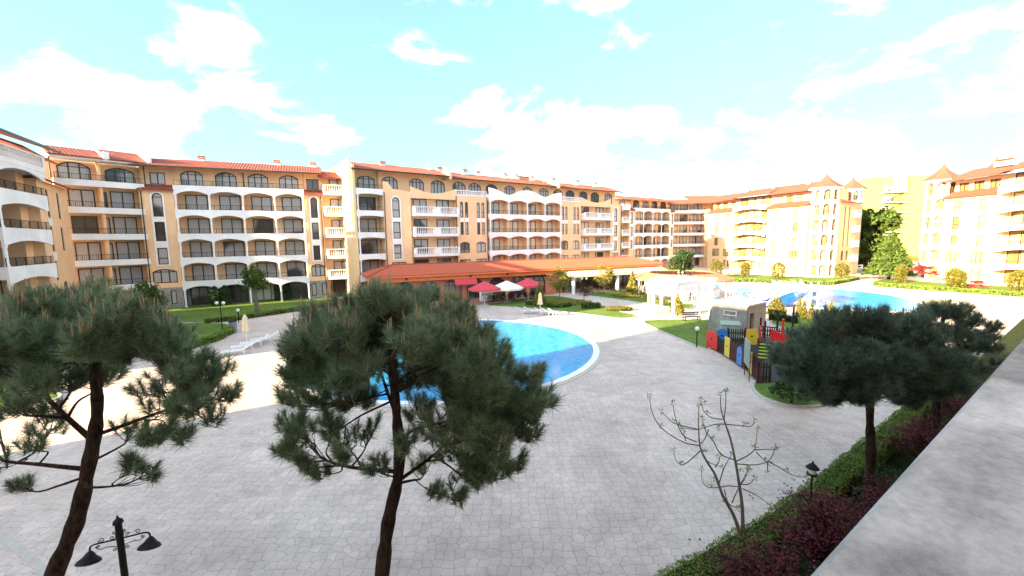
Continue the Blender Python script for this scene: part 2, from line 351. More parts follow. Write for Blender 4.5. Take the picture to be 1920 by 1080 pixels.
def ring(name, poly, w, h, m, kind='structure', z0=0.0):
    poly = ccw([Vector(p).to_2d() for p in poly]); n = len(poly); out = []
    for i in range(n):
        t = (poly[(i+1) % n]-poly[i-1]).normalized(); out.append(poly[i]+Vector((t.y, -t.x))*w)
    vs = [(p.x, p.y, z0) for p in out]+[(p.x, p.y, h) for p in out]+[(p.x, p.y, h) for p in poly]+[(p.x, p.y, z0) for p in poly]
    fs = []
    for k in range(3):
        fs += [(k*n+i, k*n+(i+1) % n, (k+1)*n+(i+1) % n, (k+1)*n+i) for i in range(n)]
    return tag(MB().add(vs, fs).build(name, m), kind=kind)

# near pool
PC = Vector((-4.7, 30.3)); PR = 10.5
pool = [PC+Vector((math.cos(a)*PR*(1+.02*math.sin(2*a)), math.sin(a)*PR)) for a in [2*math.pi*k/72 for k in range(72)]]
sheet('pool_water', pool, .035, 'pool_water'); ring('pool_rim', pool, .42, .07, 'white_plaster')
ring('pool_rim', [PC+(p-PC)*1.0405 for p in pool], .25, .03, 'kerb_stone')
# far pool, seen beyond the pergola
fp = ccw(gpoly([(1372, 543), (1430, 537), (1520, 538), (1600, 545), (1680, 556), (1745, 578), (1690, 584), (1600, 581), (1545, 578), (1495, 572), (1440, 565), (1385, 557)]))
sheet('far_pool_water', fp, .035, 'far_pool_water'); ring('far_pool_rim', fp, .6, .08, 'white_plaster')
fp2 = ccw(gpoly([(1326, 536), (1345, 533), (1352, 545), (1350, 560), (1330, 556)]))
sheet('plunge_pool_water', fp2, .035, 'far_pool_water')
# red terrace in front of the restaurant
sheet('terrace_paving', [Gp(862, 560), Gp(885, 571), Gp(1000, 556), Gp(1060, 548), Gp(1060, 540), Gp(862, 540)][::-1], .008, 'terrace_brick')

LAWNS = {
 'lawn_arcade': [(318, 602), (300, 590), (330, 575), (450, 566), (560, 558), (640, 552), (660, 556), (640, 566), (600, 576), (520, 588), (440, 600), (380, 606)],
 'lawn_lamp': [(250, 650), (330, 610), (420, 608), (434, 622), (400, 640), (350, 655), (300, 668)],
 'lawn_left': [(-250, 790), (-200, 690), (-40, 690), (60, 715), (110, 745), (40, 760), (-80, 790)],
 'lawn_leaning': [(-200, 640), (60, 600), (150, 600), (120, 628), (-60, 680)],
 'garden_umbrella': [(885, 571), (940, 568), (1000, 558), (1045, 556), (1115, 570), (1160, 584), (1192, 592), (1165, 598), (1100, 590), (1030, 582), (950, 576)],
 'garden_tree': [(1100, 553), (1145, 546), (1190, 543), (1215, 552), (1255, 566), (1300, 572), (1280, 580), (1215, 570), (1160, 562)],
 'lawn_pergola': [(1209, 606), (1230, 601), (1290, 600), (1345, 605), (1345, 630), (1330, 650), (1322, 655), (1270, 634)],
 'lawn_hut': [(1446, 606), (1470, 598), (1560, 606), (1640, 622), (1600, 640), (1530, 622), (1480, 618)],
 'lawn_play': [(1415, 722), (1425, 742), (1462, 757), (1500, 763), (1560, 757), (1620, 730), (1650, 700), (1600, 690), (1500, 700), (1440, 700)],
 'lawn_far': [(1322, 519), (1380, 515), (1480, 519), (1570, 521), (1600, 518), (1600, 523), (1560, 532), (1500, 531), (1420, 528), (1350, 525)],
 'lawn_tower': [(1636, 532), (1660, 524), (1700, 526), (1800, 533), (1960, 541), (2060, 550), (2060, 562), (1960, 555), (1850, 549), (1740, 541), (1680, 538)],
}
for k_, pp in LAWNS.items():
    pl = ccw(gpoly(pp)); sheet('grass_'+k_, pl, .06, 'grass', 'structure'); ring('kerb_'+k_, pl, .12, .09, 'kerb_stone')
# dark rubber floor of the playground
sheet('playground_floor', ccw([Gp(1326, 650), Gp(1345, 660), Gp(1398, 694), Gp(1420, 720), Gp(1600, 712), Gp(1600, 640), Gp(1340, 634)]), .10, 'rubber_floor')
# pale curved band in the paving
arc = [Vp(*q).to_2d() for q in []]
bp = [Gp(x, y) for x, y in [(-70, 960), (-10, 1005), (45, 1050), (85, 1090), (110, 1130)]]
bq = [Gp(x, y) for x, y in [(-90, 935), (-5, 985), (62, 1036), (104, 1078), (135, 1125)]]
tag(MB().flat(ccw([p.to_2d() for p in bp]+[p.to_2d() for p in bq[::-1]]), .006).build('paving_band', 'kerb_stone'), kind='structure')

# planted strip under the balcony
U = Vector((.82, .572)).normalized(); W_ = Vector((-U.y, U.x))       # along the balcony and away from it
def PT(perp, t, z=0.0): q = W_*perp+U*t; return Vector((q.x, q.y, z))
sheet('strip_soil', [PT(.3, -12), PT(.3, 60), PT(4.4, 60), PT(4.4, -12)][::-1], .05, 'dark_grass')

def grass_tufts(poly_pts, n, h, name, m='grass_blade', z=.06):
    P = np.array([[p.x, p.y, z] for p in poly_pts]); 
    a = rng.random((n, 2)); return P
# blades on the planted strip
n = 14000; C = np.zeros((n, 3)); tt = rng.random(n)*26+2; pp_ = .6+rng.random(n)*3.6
C[:, 0] = W_.x*pp_+U.x*tt; C[:, 1] = W_.y*pp_+U.y*tt; C[:, 2] = .05
dd = rng.normal(size=(n, 3))*.03; tip = C+dd+np.array([0, 0, 1])*(.05+.08*rng.random((n, 1))); sd_ = unit(rng.normal(size=(n, 3))*[1, 1, 0])*.008
tag(fast('strip_grass', np.stack([C-sd_, C+sd_, tip], 1).reshape(-1, 3), 3, 'grass_blade'), 'dark green grass growing under the maples beside the hedge', 'grass', kind='stuff')

# ------------------------------------------------------------------ facade toolkit (local: x along, y into the building, z up)
def arc_pts(x0, x1, zs, rise, n=8):
    """segmental arch from (x0, zs) over to (x1, zs)"""
    w = (x1-x0)/2; xm = (x0+x1)/2; rise = min(rise, w*.999)
    if rise < 1e-3: return [(x0, zs), (x1, zs)]
    rr = (w*w+rise*rise)/(2*rise); cz = zs+rise-rr; a = math.asin(min(1, w/rr))
    return [(xm+rr*math.sin(-a+2*a*i/n), cz+rr*math.cos(-a+2*a*i/n)) for i in range(n+1)]
GLASS = ['window_glass']
def window(par, x0, x1, z0, z1, y, n=2, rise=0, bar=.10, M=None, glass=None, transom=0, frame='frame_brown', name='window'):
    f = MB(M); zs = z1-rise
    f.box(x0, x0+bar, y-.09, y, z0, zs); f.box(x1-bar, x1, y-.09, y, z0, zs); f.box(x0+bar, x1-bar, y-.09, y, z0, z0+bar)
    top = arc_pts(x0, x1, zs, rise)
    def zt(x):
        for (a, b), (c, d) in zip(top, top[1:]):
            if a-1e-6 <= x <= c+1e-6: return b+(d-b)*(x-a)/max(c-a, 1e-6)
        return zs
    if rise:
        lo = [(x0+bar+(x-x0)/(x1-x0)*(x1-x0-2*bar), z-bar) for x, z in top]
        for i in range(len(top)-1): f.xz([lo[i], lo[i+1], top[i+1], top[i]], y-.09, y)
    else: f.box(x0+bar, x1-bar, y-.09, y, z1-bar, z1)
    for i in range(1, n):
        xm = x0+(x1-x0)*i/n; f.xz([(xm-bar*.55, z0+bar), (xm+bar*.55, z0+bar), (xm+bar*.55, zt(xm)-bar*.9), (xm-bar*.55, zt(xm)-bar*.9)], y-.08, y)
    if rise > .25: f.box(x0+bar, x1-bar, y-.08, y-.004, zs-bar*.5, zs+bar*.2)
    if transom: f.box(x0+bar, x1-bar, y-.08, y-.004, z0+transom, z0+transom+bar)
    w = f.build(name, frame, par)
    p = MB(M); e = .02
    p.xz([(x0+e, z0+e), (x1-e, z0+e)]+[(min(max(x, x0+e), x1-e), z-e) for x, z in top[::-1]], y-.035, y-.005)
    p.build('pane', glass or GLASS[0], w); return w
def wall(mb, x0, x1, z0, z1, y, holes=(), dp=.16):
    """holes: (x0, x1, z0, z1, rise)"""
    xs = sorted({x0, x1, *[h[0] for h in holes], *[h[1] for h in holes]}); zs = sorted({z0, z1, *[h[2] for h in holes], *[h[3] for h in holes]})
    for a, b in zip(xs, xs[1:]):
        for c, d in zip(zs, zs[1:]):
            xm, zm = (a+b)/2, (c+d)/2
            if any(h[0] < xm < h[1] and h[2] < zm < h[3] for h in holes): continue
            mb.add([(a, y, c), (b, y, c), (b, y, d), (a, y, d)], [(0, 1, 2, 3)])
    for h in holes:
        a, b, c, d, r = h
        mb.add([(a, y, c), (b, y, c), (b, y, d), (a, y, d), (a, y+dp, c), (b, y+dp, c), (b, y+dp, d), (a, y+dp, d)], [(0, 4, 5, 1), (1, 5, 6, 2), (2, 6, 7, 3), (3, 7, 4, 0)])
        if r:
            ap = arc_pts(a, b, d-r, r); m_ = len(ap)//2
            mb.xz([(a, d-r), *[ (x, z) for x, z in ap[1:m_+1]], (a, d)][::-1], y+.003, y+dp-.01)
            mb.xz([*[(x, z) for x, z in ap[m_:-1]], (b, d-r), (b, d)][::-1], y+.003, y+dp-.01)
    mb.add([(x0, y, z0), (x1, y, z0), (x1, y, z1), (x0, y, z1), (x0, y+dp, z0), (x1, y+dp, z0), (x1, y+dp, z1), (x0, y+dp, z1)], [(0, 4, 5, 1)[::-1], (1, 5, 6, 2)[::-1], (2, 6, 7, 3)[::-1], (3, 7, 4, 0)[::-1]])
    return mb
def punched(par, x0, x1, z0, z1, y, wins, m='plaster', back=None, M=None, dp=.16, surround=None):
    """a flat stretch of wall with real openings; wins: (x0, x1, z0, z1, rise, panels)"""
    mb = MB(M); wall(mb, x0, x1, z0, z1, y, [w[:5] for w in wins], dp)
    mb.box(x0+.01, x1-.01, y+dp, back if back is not None else y+1.2, z0+.01, z1-.01); mb.build('wall', m, par)
    for w in wins: window(par, w[0], w[1], w[2], w[3], y+dp-.012, w[5], w[4], M=M, transom=(w[3]-w[2])*.35 if w[3]-w[2] > 1.9 and w[5] == 1 else 0)
def railing(par, x0, x1, y, z, h=.7, M=None, step=.16, ends=0):
    r = MB(M); r.box(x0, x1, y-.02, y+.02, z+h-.04, z+h); r.box(x0, x1, y-.012, y+.012, z+.05, z+.075)
    k = max(1, int((x1-x0)/step))
    for i in range(k+1):
        x = x0+(x1-x0)*i/k; b = .022 if i % 8 == 0 else .009; r.box(x-b, x+b, y-b, y+b, z, z+h-.03)
    return r.build('railing', 'dark_iron', par)
def band(par, x0, x1, nb, zf, depth, top=.32, lo=.72, crest=.34, M=None, m='white_plaster', wave=0, arched=True, yf=0.0):
    """one balcony: white front with shallow arches under it and the floor slab"""
    b = MB(M); w = (x1-x0)/nb; pts = []
    for i in range(nb):
        a, c = x0+i*w+.11, x0+(i+1)*w-.11
        if i == 0: a = x0+.3
        if i == nb-1: c = x1-.3
        pts += arc_pts(a, c, zf-lo, lo-crest, 8) if arched else [(a, zf-crest), (c, zf-crest)]
    if arched: lowz = zf-lo
    else: lowz = zf-crest
    tp = [(x1, zf+top), (x0, zf+top)]
    if wave:
        tp = []
        K = nb*8
        for i in range(K, -1, -1):
            ph = (i % 16)/16; tp.append((x0+(x1-x0)*i/K, zf+top+wave*(abs(math.cos(math.pi*ph))**1.5)))
    b.xz([(x0, lowz), *pts, (x1, lowz), *tp], yf, yf+.16)
    b.box(x0+.05, x1-.05, yf+.16, depth, zf-.24, zf)
    if depth-yf > .5:
        b.box(x0, x0+.16, yf+.16, depth, zf-crest, zf+top); b.box(x1-.16, x1, yf+.16, depth, zf-crest, zf+top)
    return b.build('balcony', m, par)
def column(par, x, z0, z1, y=.16, r=.11, M=None):
    return MB(M).lathe([(r*1.35, z0), (r*1.35, z0+.14), (r, z0+.16), (r*.92, z1-.2), (r*1.3, z1-.18), (r*1.3, z1)], x, y, 10).build('column', 'white_plaster', par, False)
def balustrade_balcony(par, x0, x1, zf, y0, y1, M=None, twin=False, m='white_plaster'):
    s = MB(M); s.box(x0, x1, y0, y1, zf-.3, zf+.12); s.box(x0-.04, x1+.04, y0-.04, y0+.22, zf+.93, zf+1.05)
    piers = [x0+.12, x1-.12]+([(x0+x1)/2] if twin else [])
    for p in piers:
        w = .55 if twin and p == (x0+x1)/2 else .2
        s.box(p-w, p+w, y0, y0+.18, zf+.12, zf+.93)
    s.box(x0, x0+.15, y0+.22, y1, zf+.12, zf+.93); s.box(x1-.15, x1, y0+.22, y1, zf+.12, zf+.93)
    o = s.build('balcony', m, par)
    b = MB(M); k = int((x1-x0)/.27)
    for i in range(1, k):
        x = x0+(x1-x0)*i/k
        if any(abs(x-p) < (.65 if twin and p == (x0+x1)/2 else .3) for p in piers): continue
        b.lathe([(.045, zf+.12), (.085, zf+.3), (.04, zf+.62), (.06, zf+.93)], x, y0+.09, 6)
    b.build('balustrade', m, o); return o
def tiles(par, x0, x1, y0, z0, y1, z1, hip0=0.0, hip1=0.0, M=None, m='roof_tile', th=.12, step=.32, name='roof', soffit=True):
    """a ribbed tile slope from the eave (y0, z0) up to the ridge (y1, z1)"""
    b = MB(M); k = max(2, int((x1-x0)/step*4)); vs = []
    Ln = x1-x0
    for i in range(k+1):
        x = x0+Ln*i/k; up = .05*abs(math.sin(math.pi*(x-x0)/step))
        xt = min(max(x, x0+hip0), x1-hip1)
        fr = 1.0
        if hip0 and x < x0+hip0: fr = (x-x0)/hip0
        if hip1 and x > x1-hip1: fr = min(fr, (x1-x)/hip1)
        vs += [(x, y0, z0+up), (x, y0+(y1-y0)*fr, z0+(z1-z0)*fr+up)]
    b.add(vs, [(2*i, 2*i+2, 2*i+3, 2*i+1) for i in range(k)])
    # underside and eave board
    b.add([(x0, y0, z0), (x1, y0, z0), (x1-hip1, y1, z1), (x0+hip0, y1, z1), (x0, y0, z0-th), (x1, y0, z0-th), (x1-hip1, y1, z1-th), (x0+hip0, y1, z1-th)], [(4, 7, 6, 5), (0, 4, 5, 1), (1, 5, 6, 2), (3, 2, 6, 7), (0, 3, 7, 4)])
    o = b.build(name, m, par); return o
def eave_board(par, x0, x1, y, z, M=None):
    return MB(M).box(x0, x1, y-.1, y+.02, z-.2, z-.02).build('gutter', 'frame_brown', par)
def chimney(par, x, y, z, M=None, w=.35):
    c = MB(M).box(x-w, x+w, y-w, y+w, z, z+.7).build('chimney', 'white_plaster', par)
    t = MB(M); t.box(x-w*1.3, x+w*1.3, y-w*1.3, y+w*1.3, z+.72, z+.80)
    for sx in (-1, 1):
        for sy in (-1, 1): t.box(x+sx*w*.8-.03, x+sx*w*.8+.03, y+sy*w*.8-.03, y+sy*w*.8+.03, z+.80, z+1.0)
    t.box(x-w*1.2, x+w*1.2, y-w*1.2, y+w*1.2, z+1.0, z+1.06)
    t.build('chimney_cap', 'terracotta', c)
def downpipe(par, x, y, z0, z1, M=None): return MB(M).tube([(x, y, z0), (x, y, z1)], .06, 8).build('downpipe', 'frame_brown', par)
def tower_strip(par, xm, y, w=.9, M=None, m='white_plaster', tall=(11.1, 13.9), mids=((8.2, 10.5), (5.4, 7.4))):
    """white surround standing round a stack of narrow windows"""
    b = MB(M); a, c = xm-w/2-.16, xm+w/2+.16; zt = tall[1]
    wins = [(xm-w/2, xm+w/2, tall[0], tall[1], w/2*.98)]+[(xm-w/2, xm+w/2, z0, z1, 0) for z0, z1 in mids]
    z0 = min(q[2] for q in wins)-.18
    # jambs, plates between the openings and an arched head
    b.box(a, xm-w/2, y-.06, y+.02, z0, zt-w/2); b.box(xm+w/2, c, y-.06, y+.02, z0, zt-w/2)
    zz = sorted([(q[2], q[3]) for q in wins])
    b.box(xm-w/2, xm+w/2, y-.06, y+.02, z0, zz[0][0])
    for (p0, p1), (q0, q1) in zip(zz, zz[1:]): b.box(xm-w/2, xm+w/2, y-.06, y+.02, p1, q0)
    ii = arc_pts(xm-w/2, xm+w/2, zt-w/2, w/2*.98, 10); oo = arc_pts(a, c, zt-w/2, (w/2+.16)*.98, 10)
    for i in range(10): b.xz([ii[i], ii[i+1], oo[i+1], oo[i]], y-.06, y+.02)
    b.build('window_surround', m, par)
    return [(*q, 1) for q in wins]
FL = lambda k: 2.9*k+.05
class Line:
    """a facade line in plan; s(px) gives the distance along it of what the photograph shows in column px"""
    def __init__(s, a, b): s.a = Vector(a); s.u = (Vector(b)-s.a).normalized(); s.len = (Vector(b)-s.a).length; s.rz = math.atan2(s.u.y, s.u.x)
    def s_(s, px, z=7.8):
        d = None
        lo, hi = -80.0, 200.0
        # solve the column by the ray's plan direction at the camera's height
        q = Vp(px, 540-F*math.tan(PITCH)-(px-960)*math.tan(R(.75)), 10.0); k = q.x/q.y
        return (k*s.a.y-s.a.x)/(s.u.x-k*s.u.y)
# ------------------------------------------------------------------ arcaded apartment building (behind the round-crowned tree)
def arcade(par, x0, x1, nb, depth=1.7, ks=(1, 2, 3, 4, 5), top_back=1.0, M=None, ground=True, doors=2.3, wave=0, ridge=17.4, top_cols=False, win_h=2.25, topwin=2.3, rail=True):
    w = (x1-x0)/nb
    b = MB(M); b.box(x0+.02, x1-.02, depth, depth+3.0, .02, FL(5)+.02); b.build('wall', 'plaster', par)
    tb = MB(M); hs = []
    for i in range(nb):
        xm = x0+(i+.5)*w; hs.append((xm-topwin/2, xm+topwin/2, FL(5)+.1, FL(5)+2.2, .45))
    wall(tb, x0+.02, x1-.02, FL(5), ridge, top_back, hs); tb.box(x0+.03, x1-.03, top_back+.16, depth+3.0, FL(5)+.03, ridge); tb.build('wall', 'plaster', par)
    for h in hs: window(par, *h[:4], top_back+.148, 3, .45, M=M)
    for k in ks:
        band(par, x0, x1, nb, FL(k), depth-.003, M=M, wave=wave if k == 5 else 0, top=.32)
        if rail: railing(par, x0+.1, x1-.1, .08, FL(k)+.32, .62, M=M)
    for k in (0,)+tuple(ks)[:-1]:
        z0 = FL(k)+.32 if k else .0
        for i in range(nb+1):
            column(par, min(max(x0+i*w, x0+.16), x1-.16), z0, FL(k+1)-.715, .10, M=M)
        if k:
            for i in range(nb):
                xm = x0+(i+.5)*w+.15
                window(par, xm-doors/2, xm+doors/2, FL(k)+.03, FL(k)+win_h, depth-.008, 2, M=M)
            for i in range(nb+1):
                x = min(max(x0+i*w, x0+.08), x1-.08)
                if i % 2 == 0: MB(M).box(x-.07, x+.07, .3, depth-.01, FL(k)+.01, FL(k+1)-.25).build('divider', 'plaster', par)
    if ground:
        sb = MB(M); sb.box(x0+.02, x1-.02, depth-.12, depth-.004, .0, 2.6); sb.build('plinth', 'stone_wall', par)
        for i in range(nb):
            xm = x0+(i+.5)*w; window(par, xm-1.35, xm+1.35, .15, 2.35, depth-.13, 3, M=M)

ln3 = Line((-40.4, 51.5), (-27.9, 57.3))
B3 = empty('apartment_building', (ln3.a.x, ln3.a.y, 0), ln3.rz, 'shaded apartment building with four-bay white arcades behind the round-crowned tree', 'building', 'apartment blocks round the courtyard')
arcade(B3, 0, 14.1, 4)
def side_bay(par, x0, x1, M=None, flip=False, ytop=.9, strip=True, mk='plaster'):
    xm = (x0+x1)/2
    wins = tower_strip(par, xm, .25, .85 if x1-x0 < 2.5 else 1.0, M)
    wins.append((xm-min(1.2, (x1-x0)/2-.25), xm+min(1.2, (x1-x0)/2-.25), 3.15, 4.85, .35, 3))
    punched(par, x0, x1, 2.55, 14.3, .25, wins, mk, back=3.0, M=M)
    punched(par, x0+.01, x1-.01, .0, 2.55, .22, [(xm-.95, xm-.35, .5, 2.2, 0, 1), (xm+.35, xm+.95, .5, 2.2, 0, 1)], 'stone_wall', back=3.0, M=M)
    punched(par, x0, x1, 14.3, 17.42, ytop+.3, [(xm-.75, xm+.75, 15.0, 16.4, 0, 2)], mk, back=4.0, M=M)
    tiles(par, x0-.08, x1+.08, -.15, 14.28, ytop+.3, 14.95, M=M, name='roof')
side_bay(B3, -3.3, -.02); side_bay(B3, 14.12, 16.3)
downpipe(B3, -3.1, .15, 0, 14.1); downpipe(B3, 16.1, .15, 0, 14.1); downpipe(B3, 7.2, .95, 14.6, 16.8)
# bay of balustraded balconies
MB().box(16.32, 20.4, 1.4, 5, .01, 16.9).build('wall', 'plaster', B3)
for k in range(1, 6):
    balustrade_balcony(B3, 16.45, 19.9, FL(k), -.2, 1.38)
    window(B3, 17.3, 19.4, FL(k)+.05, FL(k)+2.2, 1.39, 2)
MB().box(17.0, 19.6, 1.2, 1.39, .1, 2.5).build('door', 'dark_wood', B3)
MB().box(16.7, 16.95, -.1, .15, 0, 2.65).box(19.5, 19.75, -.1, .15, 0, 2.65).build('porch_post', 'brown_wood', B3)
r3 = tiles(B3, -3.7, 16.4, -.75, 16.95, 3.2, 18.35); tiles(B3, 16.0, 20.6, .0, 16.55, 3.2, 17.7)
eave_board(B3, -3.7, 16.4, -.75, 17.0); MB().box(-3.6, 20.4, 3.25, 9, 14, 17.9).build('wall', 'plaster_pale', B3)
for x in (2.5, 11, 15.5, 19.5): chimney(B3, x, 3.3, 17.9)

# ------------------------------------------------------------------ long middle building
ln4 = Line((-20.6, 56.1), (22.3, 86.2))
B4 = empty('apartment_building', (ln4.a.x, ln4.a.y, 0), ln4.rz, 'long orange apartment building rising straight behind the red roofed restaurant', 'building', 'apartment blocks round the courtyard')
BT = 13
def twin_bay(par, x0, x1, pale='plaster', M=None):
    """recess with two windows a floor and a balustraded balcony in front, scalloped parapet above"""
    MB(M).box(x0, x1, 1.1, 4, .01, 14.2).build('wall', 'plaster', par)
    xm = (x0+x1)/2; q = (x1-x0)/4
    for k in (2, 3, 4):
        balustrade_balcony(par, x0+.15, x1-.15, FL(k), -.85, 1.09, twin=True, M=M)
        for c in (x0+q, x1-q): window(par, c-1.05, c+1.05, FL(k)+.05, FL(k)+2.25, 1.09, 2, M=M)
    for c in (x0+q, x1-q): window(par, c-1.1, c+1.1, FL(1)+.05, FL(1)+2.2, 1.09, 2, M=M)
    # lintel with scalloped parapet
    pts = [(x0, 13.9), (x1, 13.9)]; K = 16
    for i in range(K, -1, -1):
        t = i/K; pts.append((x0+(x1-x0)*t, 15.55-.85*math.sin(math.pi*t)))
    MB(M).xz(pts, .0, .2).build('parapet', pale, par)
    MB(M).box(x0+.01, x1-.01, .2, 1.1, 13.9, 14.15).build('balcony', pale, par)
def narrow_pairs(par, x0, x1, M=None):
    c = [(x0+x1)/2+d for d in ((-.27*(x1-x0))-.42, (-.27*(x1-x0))+.42, (.27*(x1-x0))-.42, (.27*(x1-x0))+.42)]
    ws = []
    for x in c: ws += [(x-.27, x+.27, 11.3, 13.7, .26, 1), (x-.27, x+.27, 8.7, 10.6, 0, 1)]
    for x in ((x0+x1)/2-.27*(x1-x0), (x0+x1)/2+.27*(x1-x0)): ws += [(x-.85, x+.85, 5.9, 7.6, .3, 2), (x-.95, x+.95, 3.0, 4.9, 0, 2)]
    punched(par, x0, x1, 0, 14.6, 0, ws, 'plaster', back=4, M=M)
    b = MB(M)
    for x in c: b.box(x-.36, x+.36, -.04, .01, 10.65, 11.25)
    b.box(x0+.02, x1-.02, -.03, .2, 14.6, 14.75); b.box(x0+.02, x1-.02, -.03, .2, 15.3, 15.42); b.build('window_surround', 'white_plaster', par)
    r = MB(M)
    for i in range(int((x1-x0)/.28)+1): r.lathe([(.05, 14.75), (.08, 14.95), (.045, 15.3)], x0+.1+i*.28, .09, 6)
    r.build('balustrade', 'white_plaster', par)
# recessed bay of curved balconies at the left end
MB().box(.35, 4.0, 2.3, 5, .01, 17.9).box(-.02, .34, .02, 9, .01, 17.9).build('wall', 'plaster_pale', B4)
for k in range(1, 6):
    band(B4, .38, 3.98, 1, FL(k), 2.28, lo=.5, crest=.36); railing(B4, .5, 3.9, .08, FL(k)+.32, .55)
    window(B4, 1.3, 3.6, FL(k)+.05, FL(k)+2.25, 2.29, 2 if k < 5 else 3, .0 if k < 5 else .4)
    if k < 5: column(B4, .62, FL(k)+.32, FL(k+1)-.5, .12)
punched(B4, 4.0, 7.85, 0, 14.6, 0, tower_strip(B4, 5.7, 0, 1.05)+[(4.8, 6.9, 3.0, 4.9, 0, 2)], 'plaster', back=4)
MB().xz([(4.0, 14.6), (7.85, 14.6), (7.85, 14.75), (5.3, 15.0), (4.7, 15.9), (4.0, 15.9)], 0, .2).build('parapet', 'plaster', B4)
twin_bay(B4, 7.85, 15.15); narrow_pairs(B4, 15.15, 20.6)
# white arcade with wavy parapet
MB().box(20.62, 35.78, .9, 5, .01, 14.2).build('wall', 'plaster', B4)
for k in (2, 3, 4, 5):
    band(B4, 20.6, 35.8, 4, FL(k), .89, wave=.95 if k == 5 else 0, arched=True, top=.32 if k < 5 else .5, yf=-.6)
    if k < 5: railing(B4, 20.7, 35.7, -.52, FL(k)+.32, .62)
for k in (1, 2, 3, 4):
    for i in ((0, 1, 2, 3, 4) if k in (4,) else (0, 2, 4)):
        column(B4, min(max(20.6+i*3.8, 20.8), 35.6), FL(k)+(.32 if k > 1 else 0), FL(k+1)-.715, -.5)
    for i in range(4):
        xm = 20.6+(i+.5)*3.8; window(B4, xm-1.4, xm+.9, FL(k)+.05, FL(k)+2.25, .89, 2)
        MB().box(xm+1.82, xm+1.98, -.2, .88, FL(k)+.01, FL(k+1)-.25).build('divider', 'plaster', B4)
narrow_pairs(B4, 35.8, 41.1); twin_bay(B4, 41.1, 49.2)
punched(B4, 49.2, 52.4, 0, 14.6, 0, tower_strip(B4, 50.6, 0, 1.0)+[(49.8, 51.6, 3.0, 4.9, 0, 2)], 'plaster', back=4)
# set-back top storey
hs = []
for x in [5.6, 9.6, 13.0, 16.6, 19.4, 22.6, 26.2, 30.0, 33.6, 37.0, 40.0, 43.4, 46.6, 50.4]: hs.append((x-1.15, x+1.15, FL(5)+.15, FL(5)+2.35, .55))
tb = MB(); wall(tb, 4.0, 52.4, FL(5)-.2, 17.45, 1.8, hs); tb.box(4.01, 52.39, 1.96, 5, FL(5)-.2, 17.44).box(4.0, 14.3, 1.81, 5, 17.45, 17.8); tb.build('wall', 'plaster', B4)
for h in hs: window(B4, *h[:4], 1.948, 4, .55)
tiles(B4, -.1, 14.0, -.1, 17.35, 4.6, 18.9); tiles(B4, 14.4, 35.5, .3, 17.2, 4.6, 18.6); tiles(B4, 35.9, 53.2, .3, 17.1, 4.6, 18.5)
eave_board(B4, -.1, 14.0, -.1, 17.4); eave_board(B4, 14.4, 35.5, .3, 17.25); eave_board(B4, 35.9, 53.2, .3, 17.15)
for x in (14.2, 35.7): MB().xz([(x-.2, 16.9), (x+.2, 16.9), (x+.2, 18.2), (x-.2, 18.2)], -.1, 4.6).build('fire_wall', 'plaster_pale', B4)
MB().box(.35, 52.4, 5.02, 13, .01, 17.6).box(-.25, 0, .2, 12, .01, 18.6).build('wall', 'plaster_pale', B4)
for x in (5.5, 14.5, 19, 21.5, 27, 29.5, 33, 38, 44, 49): chimney(B4, x, 4.3, 18.25)
pl = MB().box(31, 36.5, 6, 9, 17.6, 19.3).build('roof_cabin', 'plaster_pale', B4); tiles(pl, 30.7, 34.2, 5.5, 19.3, 9.2, 19.9)
for x in (36.8, 38.6): MB().box(x, x+.9, 5.5, 6.5, 17.6, 19.6).build('vent_box', 'white_plaster', B4)
for x in (12.5, 15.2, 16.7, 18.0):
    d = MB().lathe([(.02, 0), (.35, .09), (.5, .22), (.47, .22), (.33, .12), (.02, .04)], 0, 0, 14).build('satellite_dish', 'white_paint', B4)
    d.location = (x, 4.0, 18.9); d.rotation_euler = (R(60), 0, R(random.uniform(-25, 25)))
    MB().tube([(0, 0, -.9), (0, 0, 0)], .03).build('mast', 'dark_iron', d).rotation_euler = (R(-60), 0, 0)
for x in (4.1, 15.05, 20.5, 35.9, 52.2): downpipe(B4, x, -.1, 0, 14.5)

# ------------------------------------------------------------------ lower building past the long one
ln5 = Line((25.4, 97.2), (40.6, 107.2))
B5 = empty('apartment_building', (ln5.a.x, ln5.a.y, 0), ln5.rz, 'lower apartment building with small arched balconies just past the long orange one', 'building', 'apartment blocks round the courtyard')
MB().box(-4, 3.9, 1.2, 5, .01, 16.4).build('wall', 'plaster', B5)
for k in range(1, 6): balustrade_balcony(B5, -.4, 2.2, FL(k), -.3, 1.19); window(B5, .2, 1.8, FL(k)+.05, FL(k)+2.2, 1.19, 2)
punched(B5, 2.3, 3.9, 0, 14.3, .1, tower_strip(B5, 3.1, .1, .8), 'plaster', back=1.19); tiles(B5, 2.1, 4.2, -.3, 14.3, 1.3, 15.0)
arcade(B5, 3.95, 17.3, 4, ground=False, ridge=16.85); punched(B5, 17.3, 18.8, 0, 14.3, .1, tower_strip(B5, 18.05, .1, .8), 'plaster', back=4); tiles(B5, 17.2, 19.0, -.3, 14.3, 1.3, 15.0)
tiles(B5, -1, 18.6, -.5, 16.6, 4, 17.9); MB().box(-4, 18.2, 4, 11, .01, 17.2).build('wall', 'plaster_pale', B5)
for x in (5, 13): chimney(B5, x, 3.6, 17.6)

